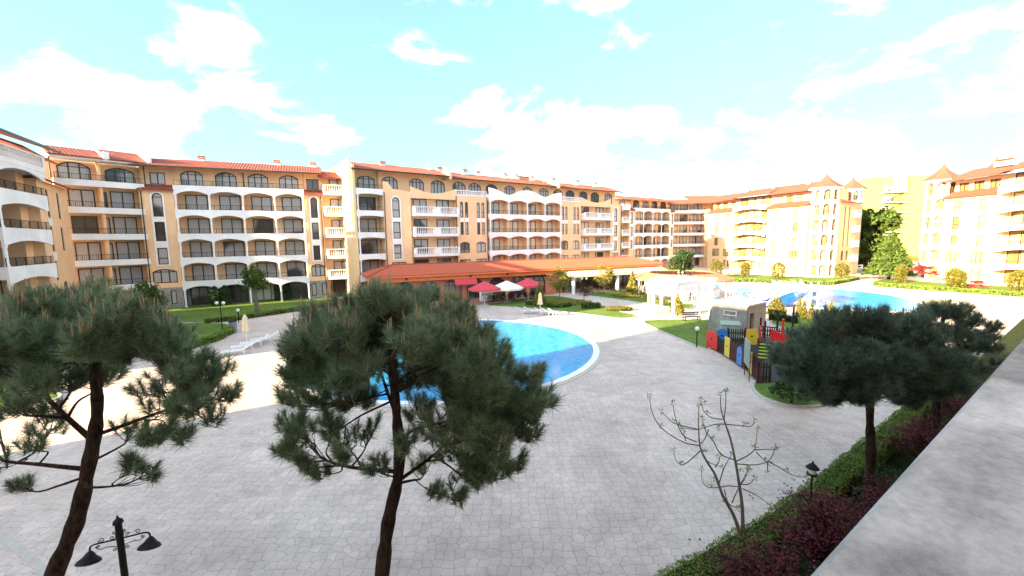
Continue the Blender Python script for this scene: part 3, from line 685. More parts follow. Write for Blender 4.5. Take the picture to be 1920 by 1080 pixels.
# ------------------------------------------------------------------ corner building, half in sun
ln6 = Line((41.5, 111.5), (52.5, 112.5))
B6 = empty('apartment_building', (ln6.a.x, ln6.a.y, 0), ln6.rz, 'corner apartment building with wide straight balconies, half of its front in sun', 'building', 'apartment blocks round the courtyard')
MB().box(-1, 12, 1.8, 8, .01, 16.6).build('wall', 'plaster', B6)
for k in range(1, 6):
    band(B6, .2, 9.8, 1, FL(k), 1.79, arched=False); railing(B6, .3, 9.7, .08, FL(k)+.32, .6)
    for x in (.9, 3.6, 6.3): window(B6, x, x+2.1, FL(k)+.05, FL(k)+2.25, 1.79, 2)
    window(B6, 8.6, 9.6, FL(k)+.05, FL(k)+2.25, 1.79, 1)
for x in (4.6, 7.6): window(B6, x, x+1.8, .2, 2.3, 1.79, 2)
punched(B6, -1.6, .15, 0, 14.3, .1, [(-1.1, -.3, 3.2, 4.8, .2, 1)]+tower_strip(B6, -.7, .1, .7), 'plaster', back=3); tiles(B6, -1.8, .4, -.3, 14.3, 1.4, 15.1)
punched(B6, 9.85, 15, 0, 14.3, .1, [(10.6, 12, 3.2, 4.8, .2, 2)], 'plaster', back=8)
tiles(B6, -2, 6.5, -.4, 16.6, 4, 18.0); tiles(B6, 6.0, 16, -.4, 16.75, 5.5, 19.2)
MB().box(-1.5, 15, 4, 10, 14, 17.4).build('wall', 'plaster_pale', B6)

# ------------------------------------------------------------------ sunlit blocks with turrets
GLASS[0] = 'sunlit_glass'
def turret(par, cx, cy, r, zt=17.0, spire=2.9, M0=None, low=0.0, seg=8, arches=True):
    M0 = M0 or Matrix.Identity(4)
    T = M0 @ Matrix.Translation((cx, cy, 0))
    MB(T).lathe([(r*.72, low+.01), (r*.72, zt-.1)], 0, 0, seg, .5).build('wall', 'plaster', par)
    side = 2*r*math.sin(math.pi/seg); ap = r*math.cos(math.pi/seg)
    sh = MB(T)
    for k in range(0, 6):
        z0 = FL(k)+.0; z1 = FL(k+1)
        if z0 < low-.1 or z0 > zt-1: continue
        sh.lathe([(r*1.06, z0-.32), (r*1.10, z0-.1), (r*1.10, z0+.0), (r*1.02, z0+.03)], 0, 0, seg, .5)
        for i in range(seg):
            a = 2*math.pi*i/seg
            MM = T @ Matrix.Rotation(a, 4, 'Z') @ Matrix.Translation((0, -ap, 0))
            s = MB(MM); rise = side*.28; zz = min(z1-.34, zt-.15)
            wall(s, -side/2, side/2, z0+.03, zz, 0, [(-side/2+.22, side/2-.22, z0+.06, zz-.3, rise)], .18)
            b0 = len(sh.v); sh.v += s.v; sh.f += [tuple(q+b0 for q in f) for f in s.f]
            if side > 1.2: window(par, -side*.26, side*.26, z0+.1, z0+2.1, ap-.72*r*math.cos(math.pi/seg)-.01, 1, .3, M=MM)
    sh.build('arcade_shell', 'white_plaster', par)
    rl = MB(T)
    for k in range(1, 6):
        if FL(k) < low: continue
        for i in range(seg):
            a0, a1 = 2*math.pi*(i+.5)/seg, 2*math.pi*(i+1.5)/seg
            p0 = Vector((math.cos(a0), math.sin(a0), 0))*r*1.0; p1 = Vector((math.cos(a1), math.sin(a1), 0))*r*1.0
            rl.bar(p0+Vector((0, 0, FL(k)+.95)), p1+Vector((0, 0, FL(k)+.95)), .03)
    rl.build('railing', 'dark_iron', par)
    prof = [(r*1.35, zt), (r*1.36, zt+.1)]+[(r*1.34*(1-t)**1.7+.03, zt+.1+spire*t) for t in [i/8 for i in range(1, 9)]]
    sp = MB(T).lathe(prof, 0, 0, seg, .5).build('spire', 'turret_tile', par)
    MB(T).lathe([(r*1.28, zt-.3), (r*1.3, zt-.02)], 0, 0, seg, .5).build('cornice', 'white_plaster', par)
    MB(T).tube([(0, 0, zt+spire), (0, 0, zt+spire+1.0)], [.05, .015], 6).build('finial', 'terracotta', sp)
def bow_stack(par, x0, x1, M=None, ks=(1, 2, 3, 4, 5), n=4):
    MB(M).box(x0+.02, x1-.02, 1.6, 5, .01, 16.9).build('wall', 'plaster_pale', par)
    for k in ks:
        band(par, x0, x1, 1, FL(k), 1.59, lo=.85, crest=.38, M=M, yf=-.5); railing(par, x0+.1, x1-.1, -.42, FL(k)+.32, .5, M=M, step=.3)
        q = (x1-x0-.8)/n
        for i in range(n): window(par, x0+.4+i*q, x0+.4+(i+1)*q-.12, FL(k)+.05, FL(k)+2.3, 1.59, 1, M=M, bar=.09)
    for i in range(n): window(par, x0+.4+i*q, x0+.4+(i+1)*q-.12, .2, 2.4, 1.59, 1, M=M, bar=.09)
def flat_bay(par, x0, x1, xs, M=None, mk='plaster_pale', top=True):
    ws = []
    for x in xs: ws += [(x-.55, x+.55, 11.5, 13.5, 0, 1), (x-.55, x+.55, 8.6, 10.7, 0, 1), (x-.55, x+.55, 5.8, 7.6, 0, 1), (x-1.1, x+1.1, 3.1, 4.9, 0, 3), (x-.9, x-.2, .6, 2.2, 0, 1), (x+.2, x+.9, .6, 2.2, 0, 1)]
    punched(par, x0, x1, 0, 14.0, .1, ws, mk, back=5, M=M)
    if top:
        tw = []; k = int((x1-x0-1)/2.3)
        for i in range(k): tw.append((x0+.7+i*2.3, x0+2.2+i*2.3, 14.95, 16.35, 0, 2))
        punched(par, x0, x1, 14.0, 16.8, 1.7, tw, mk, back=5, M=M)
        tiles(par, x0-.1, x1+.1, -.55, 14.0, 1.7, 15.0, M=M, m='turret_tile')

ln7 = Line((50.8, 110.0), (61.2, 80.6))
B7 = empty('apartment_building', (ln7.a.x, ln7.a.y, 0), ln7.rz, 'sunlit pale apartment building ending in two red pointed turrets beside the dark tree', 'building', 'apartment blocks round the courtyard')
s7 = ln7.s_
a0, a1, a2, a3, a4 = 0.0, s7(1374), s7(1436), s7(1512), s7(1562)
flat_bay(B7, a0, a1, [a0+(a1-a0)*.35, a0+(a1-a0)*.78]); bow_stack(B7, a1, a2); flat_bay(B7, a2, a3, [a2+(a3-a2)*.22, a2+(a3-a2)*.72])
tiles(B7, a0-1, a1+.5, -.6, 16.8, 4.5, 18.6, m='turret_tile'); tiles(B7, a1-.2, a2+.5, -1.0, 17.0, 4.5, 18.9, m='turret_tile'); tiles(B7, a2, a3+1, -.3, 16.9, 4.5, 18.9, m='turret_tile')
MB().box(a0, a4-2.6, 4.6, 12, .01, 17.4).box(a3, a4-1.0, 1.0, 5, .01, 16.8).build('wall', 'plaster_pale', B7)
for x in (a1, a2-2, a3-3): chimney(B7, x, 4.0, 18.2)
turret(B7, (a3+a4)/2+.2, .6, (a4-a3)/2*.86, 17.0, 2.9)
# end wall of the block
ME = Matrix.Translation((a4, 1.0, 0)) @ Matrix.Rotation(R(101), 4, 'Z')
for w_ in [0]:
    punched(B7, .3, 8.0, 0, 14.2, 0, [(2.6, 3.1, 5.6, 13.4, .24, 1), (4.4, 4.9, 5.6, 13.4, .24, 1), (2.3, 3.3, 3.0, 4.9, .4, 2), (4.3, 5.3, 3.0, 4.9, .4, 2)], 'plaster', back=4, M=ME)
tiles(B7, -.1, 8.6, -.5, 14.2, 1.2, 15.0, M=ME, m='turret_tile')
MB(ME).box(1.6, 6.6, 1.3, 5, 14.2, 16.8).build('wall', 'plaster', B7); MB(ME).box(1.2, 6.8, .9, 5.2, 16.8, 16.95).build('canopy', 'brown_wood', B7)
turret(B7, 7.4, .9, 1.75, 16.9, 2.6, M0=ME, low=14.0)
for k in range(1, 5): balustrade_balcony(B7, 6.0, 8.3, FL(k), -.6, .0, M=ME)

ln8 = Line((74.6, 76.8), (74.6, 40.0))
B8 = empty('apartment_building', (ln8.a.x, ln8.a.y, 0), ln8.rz, 'sunlit cream apartment building with one big red turret behind the small red maple', 'building', 'apartment blocks round the courtyard')
s8 = ln8.s_
turret(B8, 1.0, 1.4, 2.2, 17.2, 3.0)
c0, c1, c2 = 3.0, s8(1868), s8(1868)+9.5
flat_bay(B8, c0, c1, [c0+(c1-c0)*.26, c0+(c1-c0)*.73]); bow_stack(B8, c1, c2, n=5); flat_bay(B8, c2, 36.8, [c2+3, c2+8])
tiles(B8, c0-.4, c1+.6, -.5, 16.8, 5, 18.8, m='turret_tile'); tiles(B8, c1+.2, c2+.5, -1.2, 17.1, 5, 19.2, m='turret_tile'); tiles(B8, c2, 37, -.5, 16.8, 5, 18.8, m='turret_tile')
MB().box(-1, 36.8, 5.02, 14, .01, 17.3).box(-1, 3, 2.6, 5, .01, 16.8).build('wall', 'plaster_pale', B8)
turret(B8, 4.2, 7.0, 1.0, 18.6, 2.2, low=14.0)
for x in (8.0, 9.3): chimney(B8, x, 3.5, 18.4, w=.55)

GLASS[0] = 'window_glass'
# ------------------------------------------------------------------ tall yellow block far behind
B9 = empty('tower_block', (107.3, 128, 0), R(-12), 'tall plain yellow block with dark stair landings far behind the turrets', 'building')
ws = []
for k in range(1, 8):
    ws.append((3.2, 6.0, FL(k)+.3, FL(k)+2.0, 0, 2))
punched(B9, 0, 18, 0, 25, 0, ws, 'yellow_plaster', back=14)
for k in range(1, 8):
    MB().box(2.8, 8.8, -1.4, -.01, FL(k)-.15, FL(k)+.05).build('landing', 'white_plaster', B9); railing(B9, 2.8, 8.8, -1.36, FL(k)+.05, 1.0, step=.5)
    f = MB(); f.bar((3.2, -1.2, FL(k)), (8.4, -.4, FL(k+1)-.1), .14); f.bar((3.2, -1.2, FL(k)+.9), (8.4, -.4, FL(k+1)+.8), .06); f.build('stair_flight', 'dark_iron', B9)
MB().box(5.6, 8.6, -.9, -.02, 20.5, 25.4).build('lift_shaft', 'white_plaster', B9)

# ------------------------------------------------------------------ near block at the edge, turning with the street
A1 = Vector((-40.7, 37.3)); dirB = Vector((.46, -.888)).normalized(); far = A1+dirB*18.6
ln1 = Line(tuple(far), tuple(A1)); 
B1 = empty('apartment_building', (far.x, far.y, 0), ln1.rz, 'nearest shaded apartment building with deep curved white balconies at the edge of the courtyard', 'building', 'apartment blocks round the courtyard')
Lb = ln1.len
def deep_stack(par, x0, x1):
    MB().box(x0, x1, 2.6, 6, .01, 16.4).build('wall', 'plaster', par)
    MB().box(x1-1.2, x1-.02, .9, 2.6, .01, 14).build('wall', 'plaster', par)
    for k in range(1, 5):
        band(par, x0, x1, 1, FL(k), 2.59, lo=.85, crest=.5, top=.45, yf=-.4); railing(par, x0+.1, x1-.1, -.3, FL(k)+.45, .65)
    balustrade_balcony(par, x0, x1, FL(5)-.2, -.5, 2.59)
    band(par, x0+.05, x1-.05, 1, FL(5)-.3, 2.5, lo=.95, crest=.4, top=.0, yf=-.45)
    for k in range(0, 5):
        column(par, x0+.3, FL(k)+.45 if k else 0, FL(k+1)-.85, -.25, .13)
        window(par, x0+.6, x0+(x1-x0)*.52, FL(k)+.1, FL(k)+2.4, 2.59, 2, .5 if k < 5 else 0)
        window(par, x0+(x1-x0)*.58, x1-1.4, FL(k)+.1, FL(k)+2.4, 2.59, 2)
for x0, x1 in ((Lb-7.3, Lb-.1), (Lb-15.6, Lb-8.6)): deep_stack(B1, x0, x1)
MB().box(Lb-8.6, Lb-7.32, .3, 6, .01, 14.2).box(0, Lb-15.62, .3, 6, .01, 16.4).build('wall', 'plaster', B1)
tiles(B1, Lb-9, Lb+.4, -1.4, 16.0, 4.5, 18.2); tiles(B1, -.5, Lb-9.2, -1.4, 16.0, 4.5, 18.2); eave_board(B1, -.5, Lb+.4, -1.4, 16.05)
MB().box(0, Lb-.2, 6, 14, .01, 17.6).build('wall', 'white_plaster', B1)
# its turned end with narrow windows
MW = Matrix.Translation((Lb, .2, 0)) @ Matrix.Rotation(math.atan2(7.6, -5.4)-ln1.rz, 4, 'Z')
punched(B1, .0, 9.2, 0, 13.6, 0, [(2.2, 2.9, 10.4, 13.0, .34, 1), (2.2, 2.9, 7.3, 9.6, 0, 1), (2.2, 2.9, 4.6, 6.4, 0, 1), (4.2, 5.6, 2.9, 4.4, .4, 2), (5.6, 6.3, 10.4, 13.0, .34, 1), (5.6, 6.3, 7.3, 9.6, 0, 1)], 'plaster', back=5, M=MW)
MB(MW).box(1.95, 3.15, -.04, .01, 9.65, 10.3).box(1.95, 3.15, -.04, .01, 6.45, 7.2).build('window_surround', 'white_plaster', B1)
punched(B1, 0, 9.2, 13.6, 16.2, 1.3, [(1.5, 3.2, 14.2, 15.8, .5, 2)], 'plaster', back=5, M=MW); tiles(B1, -.5, 9.6, -.6, 13.6, 1.3, 14.5, M=MW); tiles(B1, -.5, 9.6, .4, 16.2, 4.5, 17.8, M=MW)

# ------------------------------------------------------------------ recessed block between
ln2 = Line((-47.3, 45.0), (-43.2, 50.4))
B2 = empty('apartment_building', (ln2.a.x, ln2.a.y, 0), ln2.rz, 'shaded recessed apartment block with straight white balconies between two projecting ones', 'building', 'apartment blocks round the courtyard')
L2 = ln2.len
MB().box(-1.5, L2+2.5, 1.7, 8, .01, 17).build('wall', 'plaster', B2)
for k in range(1, 6):
    band(B2, -.2, L2+.3, 1, FL(k), 1.69, arched=False); railing(B2, -.1, L2+.2, .08, FL(k)+.32, .62)
    if k < 5:
        for x in (.9, L2-2.5): window(B2, x, x+2.1, FL(k)+.05, FL(k)+2.3, 1.69, 2)
        window(B2, .0, .6, FL(k)+.05, FL(k)+2.2, 1.69, 1); window(B2, L2-3.2, L2-2.75, FL(k)+.05, FL(k)+2.2, 1.69, 1, .2)
    else:
        window(B2, .3, 2.9, FL(k)+.05, FL(k)+2.3, 1.69, 3, .5); window(B2, L2-2.7, L2-.2, FL(k)+.05, FL(k)+2.1, 1.69, 3, .4)
    dv = MB(); dv.box(L2/2-.1, L2/2+.1, .25, 1.68, FL(k)+.01, FL(k)+2.6); dv.build('divider', 'plaster', B2)
for x in (.9, L2-2.5): window(B2, x, x+2.1, .1, 2.3, 1.69, 2)
MB().box(-.4, L2+.6, -.5, 1.6, 17.0, 17.22).build('soffit', 'white_plaster', B2)
tiles(B2, -.5, L2*.56, -.6, 17.24, 4, 18.7); tiles(B2, L2*.6, L2+.8, -.6, 17.24, 4, 18.9)
MB().xz([(L2*.55, 17.2), (L2*.62, 17.2), (L2*.62, 18.0), (L2*.55, 18.0)], -.6, 3).build('fire_wall', 'white_plaster', B2)
MB().xz([(L2+.8, 17.0), (L2+1.1, 17.0), (L2+1.1, 18.6), (L2+.8, 18.6)], -.5, 5).build('fire_wall', 'white_plaster', B2)
downpipe(B2, L2+.45, .2, 0, 17); downpipe(B2, -.35, .2, 0, 17)

# ------------------------------------------------------------------ own building: parapet in view, and the block that carries it
rzU = math.atan2(U.y, U.x)
B0 = empty('apartment_building', (0, 0, 0), rzU, 'apartment building whose own terrace the picture is taken from', 'building', 'apartment blocks round the courtyard')
MB().box(-30, 42, -12, -.05, .01, 6.9).box(-30, -3, -12, -1.8, 6.9, 17).box(7, 42, -12, -1.8, 6.9, 17).build('wall', 'plaster', B0)
for k in (1, 2):
    for i in range(11):
        x = -26+i*6; MM = Matrix.Rotation(math.pi, 4, 'Z')
        window(B0, -x-1.1, -x+1.1, FL(k)-.6, FL(k)+1.5, .04, 2, M=MM)
tiles(B0, -30, -3, -1.2, 17, -8, 19); tiles(B0, 7, 42, -1.2, 17, -8, 19)
MB().box(-30, 42, -12, -8, 17, 19).build('wall', 'plaster', B0)
# wing that closes the courtyard behind the picture and throws the evening shade on it
W0 = empty('apartment_building', (0, 0, 0), rzU, 'apartment wing closing the courtyard behind the viewpoint', 'building', 'apartment blocks round the courtyard')
MB().box(-43, -30.2, -12, 24.9, .01, 17).build('wall', 'plaster', W0)
MW2 = Matrix.Translation((-30.2, 0, 0)) @ Matrix.Rotation(R(90), 4, 'Z')
for k in range(0, 5):
    for i in range(5): window(W0, -9+i*6, -6.8+i*6, FL(k)+.1, FL(k)+2.2, -.01, 2, M=MW2)
rf = MB(); rf.xz([(-43.4, 17), (-29.8, 17), (-30.9, 19.6), (-42.3, 19.6)], -12.3, 25.9); rf.build('roof', 'roof_tile', W0)

# parapet: a thick weathered slab on the terrace edge
def pmat():
    m = mat('parapet_stone', (.64, .62, .61), (.33, .315, .31), 4.5, .85, .5, 160, .2, detail=14, big=(1.6, (.60, .585, .58)), stretch=(.85, 1.15, 1))
    n = m.node_tree.nodes; t = m.node_tree; p = n['Principled BSDF']; sp = n.new('ShaderNodeTexNoise'); sp.inputs['Scale'].default_value = 45; sp.inputs['Detail'].default_value = 6; rr = n.new('ShaderNodeMapRange'); rr.inputs['From Min'].default_value = .25; rr.inputs['From Max'].default_value = .6; rr.inputs['To Min'].default_value = .80; rr.inputs['To Max'].default_value = 1
    tx = n.new('ShaderNodeTexCoord'); t.links.new(tx.outputs['Object'], sp.inputs['Vector']); t.links.new(sp.outputs['Fac'], rr.inputs['Value']); src = p.inputs['Base Color'].links[0].from_socket; vs = n.new('ShaderNodeVectorMath'); vs.operation = 'SCALE'; t.links.new(src, vs.inputs[0]); t.links.new(rr.outputs[0], vs.inputs['Scale']); t.links.new(vs.outputs[0], p.inputs['Base Color'])
pmat()
pm = MB(); h = CAMH-.60
prof = [(.27, h-.02), (.285, h-.05), (.285, h-.16), (.24, h-.18), (.24, h-.9), (-.02, h-.9), (-.02, h-.16), (-.10, h-.16), (-.10, h-.02), (-.085, h), (.255, h)]
def pprof(x): return [(x, y, z) for y, z in prof]
n_ = len(prof); pm.add(pprof(-2.5)+pprof(36), [tuple(range(n_)), tuple(range(2*n_-1, n_-1, -1))]+[(i, n_+i, n_+(i+1) % n_, (i+1) % n_) for i in range(n_)])
po = pm.build('balcony_parapet', 'parapet_stone'); po.rotation_euler = (0, 0, rzU)
tag(po, 'weathered grey stone parapet cutting across the corner of the view', 'parapet')

# ------------------------------------------------------------------ restaurant
lnR = Line((-17.1, 49.6), (24.5, 68.2))
RS = empty('restaurant', (lnR.a.x, lnR.a.y, 0), lnR.rz, 'long low restaurant with red tiled hip roof and orange arched front', 'restaurant')
LR = lnR.len
tiles(RS, 0, LR, 0, 3.62, 4.2, 4.75, hip0=3.6, hip1=3.6, m='restaurant_tile', step=.36)
# left hip and back slope
MH = Matrix.Rotation(R(-90), 4, 'Z') @ Matrix.Identity(4)
ML_ = Matrix.Translation((0, 0, 0)) @ Matrix(((0, 1, 0, 0), (-1, 0, 0, 8.4), (0, 0, 1, 0), (0, 0, 0, 1)))
tiles(RS, 0, 8.4, 0, 3.62, 3.6, 4.75, hip0=4.15, hip1=4.15, M=ML_, m='restaurant_tile', step=.36)
MR_ = Matrix(((0, -1, 0, LR), (1, 0, 0, 0), (0, 0, 1, 0), (0, 0, 0, 1)))
tiles(RS, 0, 8.4, 0, 3.62, 3.6, 4.75, hip0=4.15, hip1=4.15, M=MR_, m='restaurant_tile', step=.36)
MB().add([(0, 8.4, 3.6), (LR, 8.4, 3.6), (LR-3.6, 4.2, 4.74), (3.6, 4.2, 4.74)], [(0, 3, 2, 1)]).build('roof', 'restaurant_tile', RS)
rd = MB(); rd.tube([(3.6, 4.2, 4.8), (LR-3.6, 4.2, 4.8)], .09); rd.tube([(0, 0, 3.68), (3.6, 4.2, 4.8)], .09); rd.tube([(LR, 0, 3.68), (LR-3.6, 4.2, 4.8)], .09); rd.tube([(0, 8.4, 3.68), (3.6, 4.2, 4.8)], .09); rd.build('ridge_tiles', 'roof_tile', RS)
MB().box(.3, LR-.3, .35, .5, 2.85, 3.52).box(.1, LR-.1, -.02, .06, 3.38, 3.55).build('fascia', 'plaster_red', RS)
def sR(px): return lnR.s_(px)
fx = MB(); aw = [(x, x+2.5, .05, 2.75, .8) for x in [3.2+i*3.15 for i in range(7)]]
x_end = sR(1062); wall(fx, .6, x_end, 0, 3.5, 1.2, aw, .35); fx.build('wall', 'terracotta', RS)
for i, h in enumerate(aw): window(RS, h[0], h[1], .05, 2.75, 1.5, 3, .8, glass='shop_glass')
MB().box(.7, x_end, 1.56, 7.5, .01, 3.55).build('wall', 'plaster', RS)
MB().box(x_end, LR-.6, 3.2, 7.5, .01, 3.55).build('wall', 'plaster_pale', RS)
k = 11
for i in range(k):
    q = (LR-1-x_end)/k; window(RS, x_end+.2+i*q, x_end+.2+(i+1)*q-.15, .1, 2.6, 3.15, 2, glass='shop_glass', bar=.1)
for x in (x_end+.3, x_end+8, LR-2.0): MB().box(x-.17, x+.17, -1.6, -1.25, 0, 2.75).build('column', 'white_plaster', RS)
aw_ = MB(); aw_.add([(x_end-.5, -1.9, 2.62), (LR-.3, -1.9, 2.62), (LR-.3, .6, 3.3), (x_end-.5, .6, 3.3), (x_end-.5, -1.9, 2.42), (LR-.3, -1.9, 2.42), (LR-.3, .6, 3.22), (x_end-.5, .6, 3.22)], [(0, 1, 2, 3), (4, 7, 6, 5), (0, 4, 5, 1), (1, 5, 6, 2), (2, 6, 7, 3), (3, 7, 4, 0)]); aw_.build('awning', 'canvas_cream', RS)
# small red entrance canopy
xc = sR(872); ca = MB()
for i in range(8):
    a, b = math.pi*i/8/2, math.pi*(i+1)/8/2
    ca.add([(xc-1.5, 1.15-1.3*math.sin(a), 2.1+1.0*math.cos(a)), (xc+1.5, 1.15-1.3*math.sin(a), 2.1+1.0*math.cos(a)), (xc+1.5, 1.15-1.3*math.sin(b), 2.1+1.0*math.cos(b)), (xc-1.5, 1.15-1.3*math.sin(b), 2.1+1.0*math.cos(b))], [(0, 1, 2, 3)])
ca.build('entrance_canopy', 'canvas_red', RS)
for px in (760, 882, 952):
    x = sR(px); MB().box(x-.09, x+.09, .22, .34, 3.05, 3.3).build('wall_lamp', 'dark_iron', RS)
for px in (1004, 1032): x = sR(px); MB().box(x-.9, x+.9, .9, 1.15, 2.55, 2.75).build('sign_board', 'dark_iron', RS)
# ------------------------------------------------------------------ trees
def catmull(pts, n=4):
    P = [Vector(p) for p in pts]; P = [P[0]*2-P[1]]+P+[P[-1]*2-P[-2]]; out = []
    for i in range(1, len(P)-2):
        for k in range(n):
            t = k/n; a, b, c, d = P[i-1:i+3]
            out.append(.5*((2*b)+(c-a)*t+(2*a-5*b+4*c-d)*t*t+(3*b-a-3*c+d)*t**3))
    return out+[P[-2]]
def lerp(a, b, t): return a+(b-a)*t

def pine(label, trunk, radii, pads, nlen=.17, per=70, mat_='needles', fork=None, candles=.5, width=.0042, seed=1, zlow=None, dens=1.0):
    """trunk: points; pads: (centre, radius, vertical radius, tufts)"""
    r_ = random.Random(seed); g_ = np.random.default_rng(seed)
    base = Vector(trunk[0]); root = empty('pine_tree', base, 0, label, 'pine tree', 'pines beside the terrace')
    loc = lambda p: Vector(p)-base
    tp = catmull(trunk, 5); n = len(tp); rr = [radii[0]+(radii[-1]-radii[0])*(i/(n-1))**.8 for i in range(n)]
    rr = [q*(1+.10*math.sin(i*2.1)+.06*math.sin(i*5.3)) for i, q in enumerate(rr)]
    MB().tube([loc(p) for p in tp], rr, 12).build('trunk', 'trunk_bark', root, True)
    br = MB(); tw = MB(); tufts = []
    ztop = tp[-1].z; z0 = zlow if zlow is not None else tp[0].z+(ztop-tp[0].z)*.45
    def on_trunk(z):
        for a, b, ra in zip(tp, tp[1:], rr):
            if a.z <= z <= b.z: return lerp(a, b, (z-a.z)/max(b.z-a.z, 1e-6)), ra
        return tp[-1], rr[-1]
    limbs = []; ax0 = tp[-1]
    hdist = lambda p: math.hypot(p[0]-ax0.x, p[1]-ax0.y)
    for c, rad, rv, nt in sorted(pads, key=lambda q: -q[1]*hdist(q[0])):
        c = Vector(c); hd = hdist(c)
        za = min(max(c.z-.45*hd-.25-r_.random()*.3, z0+r_.random()*.5), ztop-.05); at, ra = on_trunk(za)
        best = (c-at).length*.8
        for p, r1 in limbs:
            if hdist(p) < hd*.85 and p.z < c.z+.15 and (c-p).length < best and (c-p).length > .3: best = (c-p).length; at = p; ra = r1
        lr = min(ra*.62, .012+.010*(c-at).length+.008*rad); hd = min(hd, (c-at).length)
        side = Vector((r_.uniform(-.2, .2), r_.uniform(-.2, .2), 0))
        limb = catmull([at, lerp(at, c, .35)+Vector((0, 0, -.06*hd))+side, lerp(at, c, .72)+Vector((0, 0, -.10*hd-rv*.3))+side*.5, c+Vector((0, 0, -rv*.3))], 4)
        m_ = len(limb); limbs += [(p, lr*(1-.7*i/(m_-1))) for i, p in enumerate(limb[2:-2])]; br.tube([loc(p) for p in limb], [lr*(1-.75*i/(m_-1)) for i in range(m_)], 6)
        nt = int(nt*dens)
        for _ in range(nt):
            d = Vector(g_.normal(size=3)); d.normalize(); d.z = d.z*.9+.12
            q = c+Vector((d.x*rad, d.y*rad, d.z*rv))*(.45+.6*r_.random()**.7)
            st = limb[r_.randint(int(m_*.55), m_-1)]
            mid = lerp(st, q, .55)+Vector((r_.uniform(-.08, .08), r_.uniform(-.08, .08), -.06))
            L_ = catmull([st, mid, q], 3); k = len(L_)
            tw.tube([loc(p) for p in L_], [.009*(1-.6*i/(k-1)) for i in range(k)], 4, cap=False)
            dirn = (q-mid).normalized()*.7+Vector((0, 0, .55)); dirn.normalize()
            tufts.append((q, dirn, r_.random()))
    br.build('branches', 'trunk_bark', root, True); tw.build('twigs', 'twig_bark', root)
    T = np.array([list(t[0]-base) for t in tufts]); D = np.array([list(t[1]) for t in tufts]); m = len(T)
    # each tuft: long needles fanning from the last stretch of its twig
    t_ = g_.random((m, per, 1)); B_ = T[:, None, :]-D[:, None, :]*(t_*.17)+D[:, None]*.03
    rnd = unit(g_.normal(size=(m, per, 3))); sp = .55+.75*t_
    nd = unit(D[:, None, :]*1.0+rnd*sp); nd[..., 2] -= .10*t_[..., 0]; nd = unit(nd)
    ln = nlen*(.7+.5*g_.random((m, per, 1)))*(.75+.5*g_.random((m, 1, 1))); E_ = B_+nd*ln; E_[..., 2] -= .02
    sdv = unit(np.cross(nd, g_.normal(size=(m, per, 3))))*width
    V = np.stack([B_-sdv, B_+sdv, E_], 2).reshape(-1, 3)
    fast('needles', V, 3, mat_, root)
    cb = MB(); zc = np.percentile(T[:, 2], 78)
    for (q, d, u) in tufts:
        if q.z-base.z > zc and u < candles:
            p = loc(q)
            for _ in range(r_.choice([1, 1, 2, 3])):
                h = r_.uniform(.08, .27); o = Vector((r_.uniform(-.04, .04), r_.uniform(-.04, .04), 0))
                cb.tube([p+o*.3, p+o+Vector((0, 0, h*.5)), p+o*1.3+Vector((0, 0, h))], [.006, .009, .004], 4)
    tag(cb.build('shoots', 'candle_shoot', root), kind='stuff')
    return root

def pads_px(Y, lst, seed=3, flat=.75, k=36):
    r_ = random.Random(seed); out = []
    for q in lst:
        px, py, rp = q[:3]; dy = q[3] if len(q) > 3 else r_.uniform(-.9, .9); kk = q[4] if len(q) > 4 else 1
        y = Y+dy; c = Vp(px, py, y); rad = rp/F*y
        out.append(((c.x, c.y, c.z), rad, rad*flat, max(5, int(k*kk*(rad/.5)**2))))
    return out
